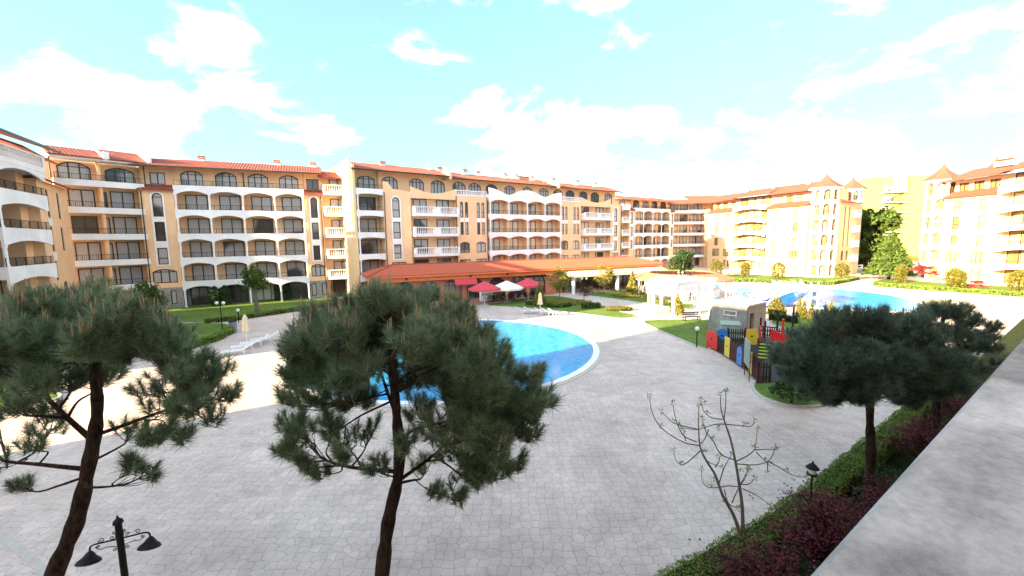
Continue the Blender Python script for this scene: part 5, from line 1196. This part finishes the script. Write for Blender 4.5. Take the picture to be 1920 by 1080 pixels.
q = Gp(438, 622); TB_ = empty('litter_bin', q, 0, 'blue-grey litter bin on the paving beside the twin-globe lamp', 'bin')
MB().lathe([(.26, .05), (.32, .9), (.33, .92)], 0, 0, 14).build('body', 'bin_metal', TB_); MB().lathe([(.34, .92), (.34, .97), (.25, 1.0)], 0, 0, 14).build('rim', 'dark_iron', TB_)

# ------------------------------------------------------------------ closed parasols and loungers
def closed_parasol(px, py, h, label):
    r_ = empty('closed_parasol', Gp(px, py), 0, label, 'parasol', 'closed parasols by the pool')
    MB().tube([(0, 0, 0), (0, 0, h)], .03, 8).build('pole', 'white_paint', r_)
    cn = MB(); seg = 14; vs = []; prof = [(.30, h*.42), (.27, h*.5), (.22, h*.68), (.17, h*.82), (.20, h*.86), (.10, h*.95), (.02, h*1.0)]
    for r0, z in prof:
        for k in range(seg):
            a = 2*math.pi*k/seg; rr = r0*(1 if k % 2 else .68); vs.append((rr*math.cos(a), rr*math.sin(a), z+(.05 if k % 2 else 0)*(z < h*.5)))
    cn.add(vs, [(i*seg+k, i*seg+(k+1) % seg, (i+1)*seg+(k+1) % seg, (i+1)*seg+k) for i in range(len(prof)-1) for k in range(seg)]); cn.build('canopy', 'canvas_cream', r_)
    MB().lathe([(.3, 0), (.3, .06), (.08, .09)], 0, 0, 14).build('base', 'kerb_stone', r_)
closed_parasol(463, 645, 2.35, 'cream closed parasol at the end of the lounger row near the lawn')
closed_parasol(1013, 588, 2.3, 'white closed parasol between the loungers by the umbrella garden')
def make_lounger():
    r_ = empty('sun_lounger'); 
    f = MB(); L_ = 1.9
    for s in (-.31, .31):
        f.tube([(-.95, s, .32), (.25, s, .32), (.93, s, .62)] if False else [(-.95, s, .30), (.3, s, .33)], .028, 6)
    f.tube([(-.95, -.31, .30), (-.95, .31, .30)], .028, 6); f.build('frame', 'plastic_white', r_)
    for x in (-.75, .35):
        for s in (-.3, .3): MB().tube([(x, s, .31), (x+(.1 if x > 0 else -.1), s*1.05, 0)], [.03, .022], 6).build('leg', 'plastic_white', r_)
    s_ = MB()
    for i in range(9): s_.box(-.93+i*.14, -.93+i*.14+.10, -.30, .30, .315, .345)
    s_.build('seat', 'plastic_white', r_)
    b = MB(Matrix.Translation((.32, 0, .34)) @ Matrix.Rotation(R(-32), 4, 'Y'))
    for s in (-.31, .31): b.box(0, .75, s-.025, s+.025, -.03, .02)
    for i in range(5): b.box(.04+i*.14, .14+i*.14, -.30, .30, .0, .025)
    b.box(.72, .78, -.335, .335, -.03, .03); b.build('backrest', 'plastic_white', r_)
    return r_
proto = make_lounger(); first = True
def place_l(p, rz, label, group):
    global first
    o = proto if first else copy_tree(proto); first = False
    o.location = p; o.rotation_euler = (0, 0, rz); tag(o, label, 'sun lounger', group)
ordn = ['first', 'second', 'third', 'fourth', 'fifth', 'sixth']
for i, (px, py) in enumerate([(446, 664), (462, 655), (478, 648), (497, 641)]):
    place_l(Gp(px, py), R(28), ordn[i]+' white lounger in the row beside the cream parasol, counting from the sunlit paving', 'white loungers beside the cream parasol')
for i, (px, py) in enumerate([(984, 588), (1000, 588), (1020, 590), (1033, 591), (1046, 592)]):
    place_l(Gp(px, py), R(200), ordn[i]+' white lounger in the row before the umbrella garden, counting from the near pool end', 'white loungers before the umbrella garden')

# ------------------------------------------------------------------ cafe umbrellas, tables, chairs
def umbrella(px, Y, m, label, w=1.95, h=2.9):
    zc = 0; p = Vp(px, 530, Y); r_ = empty('cafe_umbrella', (p.x, p.y, 0), R(26), label, 'umbrella', 'square cafe umbrellas on the brick terrace')
    MB().tube([(0, 0, 0), (0, 0, h)], .04, 8).build('pole', 'white_paint', r_); MB().box(-.4, .4, -.4, .4, 0, .1).build('base', 'kerb_stone', r_)
    c = MB(); n = 8; ring1 = []; ring2 = []
    for k in range(n):
        a = math.pi/4*k+math.pi/8; rr = w*(1.0 if True else 1); ring1.append((rr*math.cos(a), rr*math.sin(a), h-.85)); ring2.append((.35*math.cos(a), .35*math.sin(a), h-.12))
    low = [(x, y, z-.22) for x, y, z in ring1]
    vs = ring2+ring1+low+[(0, 0, h+.02)]
    fs = [(k, (k+1) % n, n+(k+1) % n, n+k)[::-1] for k in range(n)]+[(n+k, n+(k+1) % n, 2*n+(k+1) % n, 2*n+k)[::-1] for k in range(n)]+[(k, 24, (k+1) % n)[::-1] for k in range(n)]
    c.add(vs, fs).build('canopy', m, r_)
    rb = MB()
    for k in range(n):
        a = math.pi/4*k+math.pi/8; rb.bar((.05*math.cos(a), .05*math.sin(a), h-.15), (w*math.cos(a), w*math.sin(a), h-.89), .015)
    rb.build('ribs', 'white_paint', r_)
umbrella(908, 50.5, 'canvas_red', 'red cafe umbrella nearest the notice board'); umbrella(950, 52.5, 'canvas_white', 'white cafe umbrella between the two red ones', 2.2, 2.75); umbrella(990, 54, 'canvas_red', 'red cafe umbrella farther along, beside the olive-leaved tree')
def make_chair():
    r_ = empty('cafe_chair')
    for x in (-.2, .2):
        for y in (-.2, .2): MB().bar((x, y, 0), (x*.9, y*.9, .45 if y < 0 else .45), .02).build('leg', 'dark_wood', r_)
    MB().box(-.23, .23, -.23, .23, .45, .49).build('seat', 'dark_wood', r_)
    b = MB(); b.box(-.22, -.18, .19, .23, .49, .92); b.box(.18, .22, .19, .23, .49, .92); b.box(-.22, .22, .18, .22, .84, .94); b.box(-.17, .17, .19, .21, .62, .78); b.build('backrest', 'dark_wood', r_); return r_
def make_table():
    r_ = empty('cafe_table'); MB().box(-.42, .42, -.42, .42, .72, .76).build('tabletop', 'brown_wood', r_); MB().tube([(0, 0, .04), (0, 0, .72)], .04, 8).build('leg', 'dark_iron', r_); MB().box(-.25, .25, -.25, .25, 0, .04).build('base', 'dark_iron', r_); return r_
pc = make_chair(); pt = make_table(); fc = [True, True]
spots = [(sR(px), -dd_, l) for px, dd_, l in [(905, 2.6, 'by the first red umbrella'), (928, 3.6, 'between first red and white umbrella'), (950, 2.4, 'under the white umbrella'), (972, 3.4, 'between white and second red umbrella'), (992, 2.2, 'under the farther red umbrella'),
    (1095, .9, 'beside the white awning column'), (1125, -.4, 'behind the second olive-leaved tree'), (1150, .4, 'past the second olive-leaved tree'), (1175, -.5, 'near the thin conifer'), (1075, 3.4, 'outside the awning before its white column')]]
for i, (sx, sy, l) in enumerate(spots):
    b_ = ln = None; u = lnR.u; p = Vector((lnR.a.x+u.x*sx-u.y*sy, lnR.a.y+u.y*sx+u.x*sy, 0.01))
    t = pt if fc[0] else copy_tree(pt); fc[0] = False; t.location = p; t.rotation_euler = (0, 0, lnR.rz+.1*i); tag(t, 'square brown cafe table '+l, 'table', 'cafe tables of the restaurant')
    for k in range(4):
        a = lnR.rz+.1*i+math.pi/2*k; c = pc if fc[1] else copy_tree(pc); fc[1] = False
        c.location = p+Vector((math.sin(a)*-.68, math.cos(a)*.68, 0)) if False else p+Vector((math.cos(a+math.pi/2)*.68, math.sin(a+math.pi/2)*.68, 0)); c.rotation_euler = (0, 0, a)
        tag(c, 'dark cafe chair '+l+', '+('at its near end', 'restaurant side', 'at its far end', 'pool side')[k], 'chair', 'cafe chairs '+l)
# notice board, menu stands
p = Gp(848, 562); r_ = empty('notice_board', p, R(20), 'blank white notice board on two legs before the restaurant door', 'notice board')
MB().box(-.6, .6, -.03, .03, .65, 2.45).build('panel', 'white_paint', r_)
for x in (-.5, .5): MB().box(x-.03, x+.03, -.05, -.031, 0, 2.3).build('leg', 'dark_iron', r_)
p = Gp(911, 564); r_ = empty('ice_cream_freezer', p, R(20), 'white ice cream counter with a printed front beside the red umbrella', 'counter')
MB().box(-.75, .75, -.35, .35, 0, 1.25).build('body', 'white_paint', r_); MB().box(-.65, .65, -.37, -.352, .75, 1.15).build('printed_panel', 'green_metal', r_)
p = Gp(932, 563); r_ = empty('wooden_counter', p, R(20), 'tan wooden counter box beside the white ice cream counter', 'counter')
MB().box(-.72, .72, -.35, .35, 0, 1.15).build('body', 'hut_stone', r_); MB().box(-.78, .78, -.4, .4, 1.152, 1.2).build('top', 'canvas_cream', r_)

# ------------------------------------------------------------------ white pergola
p1 = Gp(1216, 592); p2 = Gp(1262, 598); p3 = Gp(1309, 590); p4 = Gp(1240, 580); p5 = Gp(1332, 590)
pg = empty('pergola', (p1+p3)/2, 0, 'white pergola with columns and open beams beside the pool bar', 'pergola'); cen = (p1+p3)/2; hP = 3.15
cols = [p1, p1+(p4-p1)*.35+Vector((.5, 0, 0)), p2, p3, p5, p4]
for p in (p1, Gp(1224, 588), p2, p3, p5, p4): q = p-cen; MB().lathe([(.26, 0), (.26, .15), (.16, .2), (.14, hP-.25), (.22, hP-.2), (.22, hP)], q.x, q.y, 12).build('column', 'white_plaster', pg)
loop = [p1, p2, p3, p5, p4, p1]; bm_ = MB()
for a, b in zip(loop, loop[1:]):
    a = (a-cen).to_2d(); b = (b-cen).to_2d(); u = (b-a).normalized(); v = Vector((-u.y, u.x))*.14; a2 = a-u*.4; b2 = b+u*.4
    i_ = loop.index(Vector) if False else 0
    bm_.xy([a2-v, b2-v, b2+v, a2+v], hP+.003*len(bm_.f)/6, hP+.38+.003*len(bm_.f)/6)
bm_.build('ring_beam', 'white_plaster', pg)
rf = MB(); a = (p4-cen).to_2d(); b = (p5-cen).to_2d(); c = (p1-cen).to_2d(); d = (p3-cen).to_2d()
for i in range(15):
    t = i/14; s0 = c.lerp(d, t); s1 = a.lerp(b, t); u = (s1-s0).normalized(); v = Vector((-u.y, u.x))*.05; s0 = s0-u*.5; s1 = s1+u*.5; rf.xy([s0-v, s1-v, s1+v, s0+v], hP+.42, hP+.60)
rf.build('rafters', 'white_plaster', pg)
# benches
def bench(px, py, rz, label):
    r_ = empty('park_bench', Gp(px, py), rz, label, 'bench', 'dark slatted benches by the pergola')
    s = MB()
    for i in range(3): s.box(-.8, .8, -.22+i*.15, -.10+i*.15, .44, .48)
    s.build('seat', 'dark_wood', r_); MB().box(-.8, .8, .26, .30, .60, .70).box(-.8, .8, .28, .32, .76, .88).build('backrest', 'dark_wood', r_)
    for x in (-.7, .7): MB().box(x-.03, x+.03, -.2, .3, .40, .438).box(x-.03, x+.03, -.2, -.14, 0, .4).box(x-.03, x+.03, .24, .30, 0, .4).build('leg', 'dark_iron', r_)
bench(1297, 603, R(5), 'dark bench facing the sunlit lawn before the pergola'); bench(1256, 570, R(10), 'dark bench seen between the pergola columns'); bench(1296, 564, R(30), 'small dark bench behind the pergola')
# ------------------------------------------------------------------ pool bar with ring roof
c = Gp(1275, 553); c.z = 0; pb = empty('pool_bar', c, 0, 'low round pool bar with a broken ring of terracotta roof tiles behind the pergola', 'pool bar')
def sector(r0, r1, z0, z1, a0, a1, n=14, th=.12):
    vs = []; 
    for i in range(n+1):
        a = a0+(a1-a0)*i/n
        for r, z in ((r0, z0), (r1, z1), (r1, z1-th), (r0, z0-th)): vs.append((r*math.cos(a), r*math.sin(a), z+.04*(i % 2)))
    fs = [(4*i+j, 4*i+4+j, 4*i+4+(j+1) % 4, 4*i+(j+1) % 4) for i in range(n) for j in range(4)]+[(0, 1, 2, 3), (4*n+3, 4*n+2, 4*n+1, 4*n)]; return vs, fs
for a0, a1 in ((R(150), R(262)), (R(270), R(335)), (R(-18), R(60)), (R(70), R(140))):
    v, f = sector(4.3, 6.6, 3.1, 2.4, a0, a1); MB().add(v, f).build('roof', 'terracotta', pb)
v, f = sector(4.7, 4.9, 1.1, 1.1, 0, 2*math.pi, 40, 1.09); MB().add(v, f).build('counter', 'white_plaster', pb)
for k in range(12): a = R(30*k+10); MB().tube([(6.1*math.cos(a), 6.1*math.sin(a), 0), (6.1*math.cos(a), 6.1*math.sin(a), 2.42)], .09, 8).build('post', 'white_paint', pb)
# sunlit white railings and posts by the far pool
def fence_run(label, pts, h, m, sp=.35, post=.035, name='railing_fence'):
    P_ = [Gp(*q) for q in pts]; r_ = empty(name, P_[0], 0, label, 'railing'); b = MB(); t_ = MB()
    for a, b2 in zip(P_, P_[1:]):
        a = a-P_[0]; b2 = b2-P_[0]; n = max(1, int((b2-a).length/sp))
        for i in range(n+1):
            q = a.lerp(b2, i/n); b.tube([q, q+Vector((0, 0, h))], post, 5)
        for z in (h, h*.5): t_.tube([a+Vector((0, 0, z)), b2+Vector((0, 0, z))], post*.8, 5)
    b.build('balusters', m, r_); t_.build('rail', m, r_)
fence_run('white railing between the pool bar and the far pool', [(1352, 556), (1385, 552), (1430, 556), (1440, 572)], 1.1, 'white_paint', .8)
fence_run('rusty brown railing curving behind the stone hut', [(1338, 594), (1345, 580), (1362, 573)], 1.0, 'terracotta', .5, .03)
fence_run('thin railing at the steps by the plunge pool', [(1375, 572), (1400, 568), (1425, 572)], 1.0, 'white_paint', .6, .03)
for i, (px, py) in enumerate([(1458, 546), (1470, 546), (1483, 547), (1496, 547), (1510, 548)]):
    place_l(Gp(px, py-9), R(95), ordn[i]+' white lounger on the far edge of the far pool, counting from the pergola side', 'white loungers beyond the far pool')
# water slide
sp_ = Vp(1468, 564, 47); sl_ = empty('water_slide', (sp_.x, sp_.y, 0), R(10), 'short wide blue water slide with white frame at the far pool', 'water slide')
sv = MB(); n = 12; vs = []
for i in range(n+1):
    t = i/n; x = -2.7+4.6*t; z = .1+1.35*(t**1.6)
    for y, dz in ((-1.1, .45), (-1.0, .05), (1.0, .05), (1.1, .45), (1.15, .40), (1.0, -.03), (-1.0, -.03), (-1.15, .40)): vs.append((x, y-.5*math.sin(t*2.4), z+dz))
sv.add(vs, [(8*i+j, 8*i+8+j, 8*i+8+(j+1) % 8, 8*i+(j+1) % 8) for i in range(n) for j in range(8)]); sv.build('chute', 'slide_blue', sl_, False)
MB().tube(catmull([(-3.6, -1.3, .1), (-2.6, -1.3, 1.0), (-1, -1.5, 1.7), (1.2, -1.7, 2.2)], 5), .10, 8).build('guard_rail', 'white_paint', sl_)
MB().box(1.9, 3.1, -1.6, .9, 1.78, 1.9).build('platform', 'white_paint', sl_)
for x in (2.0, 3.0):
    for y in (-1.5, .8): MB().tube([(x, y, 0), (x, y, 2.8)], .09, 8).build('post', 'white_paint', sl_)
mp_ = Vp(1527, 560, 50); mu = empty('water_mushroom', (mp_.x, mp_.y, 0), 0, 'white and blue water mushroom standing in the far pool beside the slide', 'water feature')
MB().tube([(0, 0, 0), (0, 0, 1.6)], .22, 10).build('stem', 'white_paint', mu); MB().lathe([(.2, 1.55), (1.9, 1.50), (1.95, 1.62), (1.3, 1.85), (.1, 2.0)], 0, 0, 20).build('cap', 'white_paint', mu); MB().lathe([(1.93, 1.46), (1.97, 1.495)], 0, 0, 20).build('rim', 'slide_blue', mu)

# ------------------------------------------------------------------ stone hut
K0 = Vector((18.4, 32.6, 0)); ur = Vector((.80, .60, 0)); HB = empty('stone_hut', K0, math.atan2(.6, .8), 'small grey stone hut with flat light roof and dark door behind the playground fence', 'hut')
HW, HD, HH = 3.4, 2.8, 2.35
mb = MB(); wall(mb, 0, HW, 0, HH, 0, [(.55, 1.25, .05, 1.75, 0)], .25); mb.build('wall', 'hut_stone', HB)
MB().box(.02, HW-.02, .25, HD-.02, .01, HH-.01).build('wall', 'hut_render', HB)
MM = Matrix(((0, 1, 0, 0), (-1, 0, 0, HD), (0, 0, 1, 0), (0, 0, 0, 1)))
mb = MB(MM); wall(mb, 0, HD, 0, HH, -.02, [(1.05, 1.95, 1.55, 1.85, 0)], .2); mb.build('wall', 'hut_render', HB)
MB().box(.57, 1.23, .2, .248, .06, 1.74).build('door', 'dark_wood', HB)
v_ = MB(MM); v_.box(1.07, 1.93, .10, .15, 1.57, 1.83); v_.build('vent', 'dark_iron', HB)
v_ = MB(MM)
v_.box(.98, 2.02, -.06, -.022, 1.49, 1.55).box(.98, 2.02, -.06, -.022, 1.85, 1.91).box(.98, 1.045, -.06, -.022, 1.55, 1.85).box(1.955, 2.02, -.06, -.022, 1.55, 1.85); v_.build('vent_frame', 'white_plaster', HB)
MB().box(-.06, HW+.06, -.08, HD+.06, HH, HH+.12).build('roof', 'kerb_stone', HB)
b_ = MB(MM); b_.xz([(-.45, 0), (-.01, 0), (-.01, HH-.02), (-.12, HH-.25), (-.38, HH*.72)], .3, 1.1); b_.build('buttress', 'hut_render', HB)
cbx = Gp(1385, 640); r_ = empty('utility_cabinet', (16.9, 32.2, 0), math.atan2(.6, .8)-R(55), 'pale green metal cabinet against the hut wall behind the pickets', 'cabinet')
MB().box(-.65, .65, -.3, .3, .05, 1.1).build('body', 'green_metal', r_); MB().add([(-.7, -.38, 1.1), (.7, -.38, 1.1), (.7, .32, 1.3), (-.7, .32, 1.3), (-.7, -.38, 1.06), (.7, -.38, 1.06), (.7, .32, 1.26), (-.7, .32, 1.26)], [(0, 1, 2, 3), (4, 7, 6, 5), (0, 4, 5, 1), (1, 5, 6, 2), (2, 6, 7, 3), (3, 7, 4, 0)]).build('lid', 'green_metal', r_)

# ------------------------------------------------------------------ playground fence
def picket(label, a, b, h=1.15, m='dark_wood', gap=.145, z=.1, rail_m='dark_wood'):
    a = Gp(*a); b = Gp(*b); L_ = (b-a).length; r_ = empty('picket_fence', (a.x, a.y, z), math.atan2(b.y-a.y, b.x-a.x), label, 'fence', 'picket runs of the playground fence'); k = max(1, int(L_/gap)); p = MB()
    for i in range(k):
        x = (i+.5)*L_/k; p.xz([(x-.042, .06), (x+.042, .06), (x+.042, h-.06), (x, h+.02), (x-.042, h-.06)], -.012, .012)
    o = p.build('pickets', m, r_); MB().box(0, L_, .013, .05, .25, .33).box(0, L_, .013, .05, .80, .88).build('rail', rail_m, r_)
    for x in (0, L_): MB().box(x-.045, x+.045, -.045+.06, .045+.06, 0, h+.06).build('post', m, r_)
def panel(label, a, b, h, m, top='flat', z=.1, hole=True, knob='yellow_paint'):
    a = Gp(*a); b = Gp(*b); L_ = (b-a).length; r_ = empty('fence_panel', (a.x, a.y, z), math.atan2(b.y-a.y, b.x-a.x), label, 'fence panel', 'coloured panels of the playground fence')
    if top == 'arch': poly = [(0, .04), (L_, .04)]+[(x, zz_) for x, zz_ in arc_pts(0, L_, h-min(.3, L_*.4), min(.3, L_*.4), 10)[::-1]]
    else: poly = [(0, .04), (L_, .04), (L_, h-.08), (L_*.9, h), (L_*.1, h), (0, h-.08)]
    MB().xz(poly, -.02, .02).build('board', m, r_)
    MB().lathe([(.07, -.025), (.07, -.02)], 0, 0, 12).build('peephole', 'dark_iron', r_).location = (L_/2, 0, 0)
    o = [c for c in r_.children if c.name.startswith('peephole')][0]; o.rotation_euler = (R(90), 0, 0); o.location = (L_/2, -.048, h*.55)
    return r_
panel('big red panel at the outer corner of the playground fence', (1324, 652), (1344, 661), 1.25, 'red_paint')
picket('dark pickets between the red and yellow panels on the paving side', (1344, 661), (1357, 668), 1.0)
panel('narrow yellow panel on the paving side of the fence', (1358, 669), (1367, 675), 1.3, 'yellow_paint')
picket('brown pickets between the yellow and blue panels', (1367, 675), (1381, 685), 1.2, 'brown_wood')
panel('narrow round-topped blue panel on the paving side of the fence', (1381, 685), (1390, 691), 1.15, 'blue_paint', 'arch')
picket('brown pickets just past the round-topped blue panel', (1390, 691), (1402, 700), 1.25, 'brown_wood')
panel('narrow yellow panel behind the sign board', (1404, 702), (1409, 706), 1.25, 'yellow_paint')
picket('brown pickets nearest the lawn tip', (1409, 706), (1422, 721), 1.25, 'brown_wood')
picket('dark pickets turning away towards the dense pine', (1422, 721), (1444, 720), 1.1)
panel('wide blue round-topped panel on the inner side of the fence', (1342, 648), (1363, 648), 1.15, 'blue_paint', 'arch')
picket('dark pickets on the inner side of the fence before the hut', (1364, 648), (1397, 649), 1.15)
panel('wide yellow panel on the inner side of the fence before the hut', (1398, 650), (1419, 650), 1.2, 'yellow_paint')
picket('dark pickets behind the play ship', (1423, 643), (1475, 646), 1.1)
panel('yellow panel just past the red play ship', (1482, 648), (1500, 650), 1.0, 'yellow_paint')
panel('light blue panel half hidden behind the dense pine', (1503, 653), (1522, 655), 1.0, 'blue_paint', 'arch')
# sign board on two thin legs
a = Gp(1394, 702); b = Gp(1403, 716); L_ = (b-a).length; r_ = empty('sign_board', a, math.atan2(b.y-a.y, b.x-a.x), 'tall grey sign board on two thin legs beside the playground fence', 'sign')
MB().box(-.05, L_+.05, -.02, .02, .75, 2.15).build('board', 'green_metal', r_)
for x in (.03, L_-.03): MB().tube([(x, .04, 0), (x, .04, 2.1)], .025, 6).build('leg', 'dark_iron', r_)
# play ship
c = Gp(1450, 668); SH = empty('play_ship', (c.x, c.y, .1), R(-30), 'red play ship with dark mast and a lime striped ramp inside the fence', 'play ship')
px_m = c.y/F*.86
def SX(px): return (px-1450)*px_m
MB().box(SX(1422), SX(1488), -.3, 1.6, .75, .85).build('deck', 'dark_wood', SH)
MB().xz([(SX(1443), .95), (SX(1478), .95), (SX(1487), 1.85), (SX(1474), 1.6), (SX(1458), 1.55), (SX(1441), 1.8)], -.36, -.31).build('hull_panel', 'red_paint', SH)
MB().box(SX(1421), SX(1424), -.3, 1.0, .86, 1.7).build('side_panel', 'red_paint', SH)
for px, h in ((1423, 2.2), (1432, 2.0), (1456, 2.3), (1467, 2.2), (1484, 1.7)): MB().box(SX(px)-.06, SX(px)+.06, 1.2, 1.32, 0, h).build('post', 'dark_wood' if px != 1467 else 'red_paint', SH)
MB().box(SX(1482)-.06, SX(1482)+.06, -.28, -.16, 0, 3.3).build('mast', 'dark_wood', SH)
MB().box(SX(1424), SX(1456), 1.22, 1.28, 1.55, 1.62).box(SX(1424), SX(1456), 1.22, 1.28, 1.0, 1.06).build('rail', 'dark_wood', SH)
rp_ = MB(); rp_.add([(SX(1424), -.32, .84), (SX(1443), -.32, .84), (SX(1440), -1.9, .0), (SX(1418), -1.9, .0), (SX(1424), -.32, .78), (SX(1443), -.32, .78), (SX(1440), -1.9, -.05), (SX(1418), -1.9, -.05)], [(0, 3, 2, 1), (4, 5, 6, 7), (0, 1, 5, 4), (1, 2, 6, 5), (2, 3, 7, 6), (3, 0, 4, 7)]); ro = rp_.build('ramp', 'dark_wood', SH)
st = MB()
for i in range(5):
    t = .15+i*.18; y = -.32-1.58*t; z = .84*(1-t)+.02; st.box(SX(1422.5-4*t), SX(1442-2*t), y-.06, y+.06, z, z+.05)
st.build('rungs', 'lime_paint', ro)
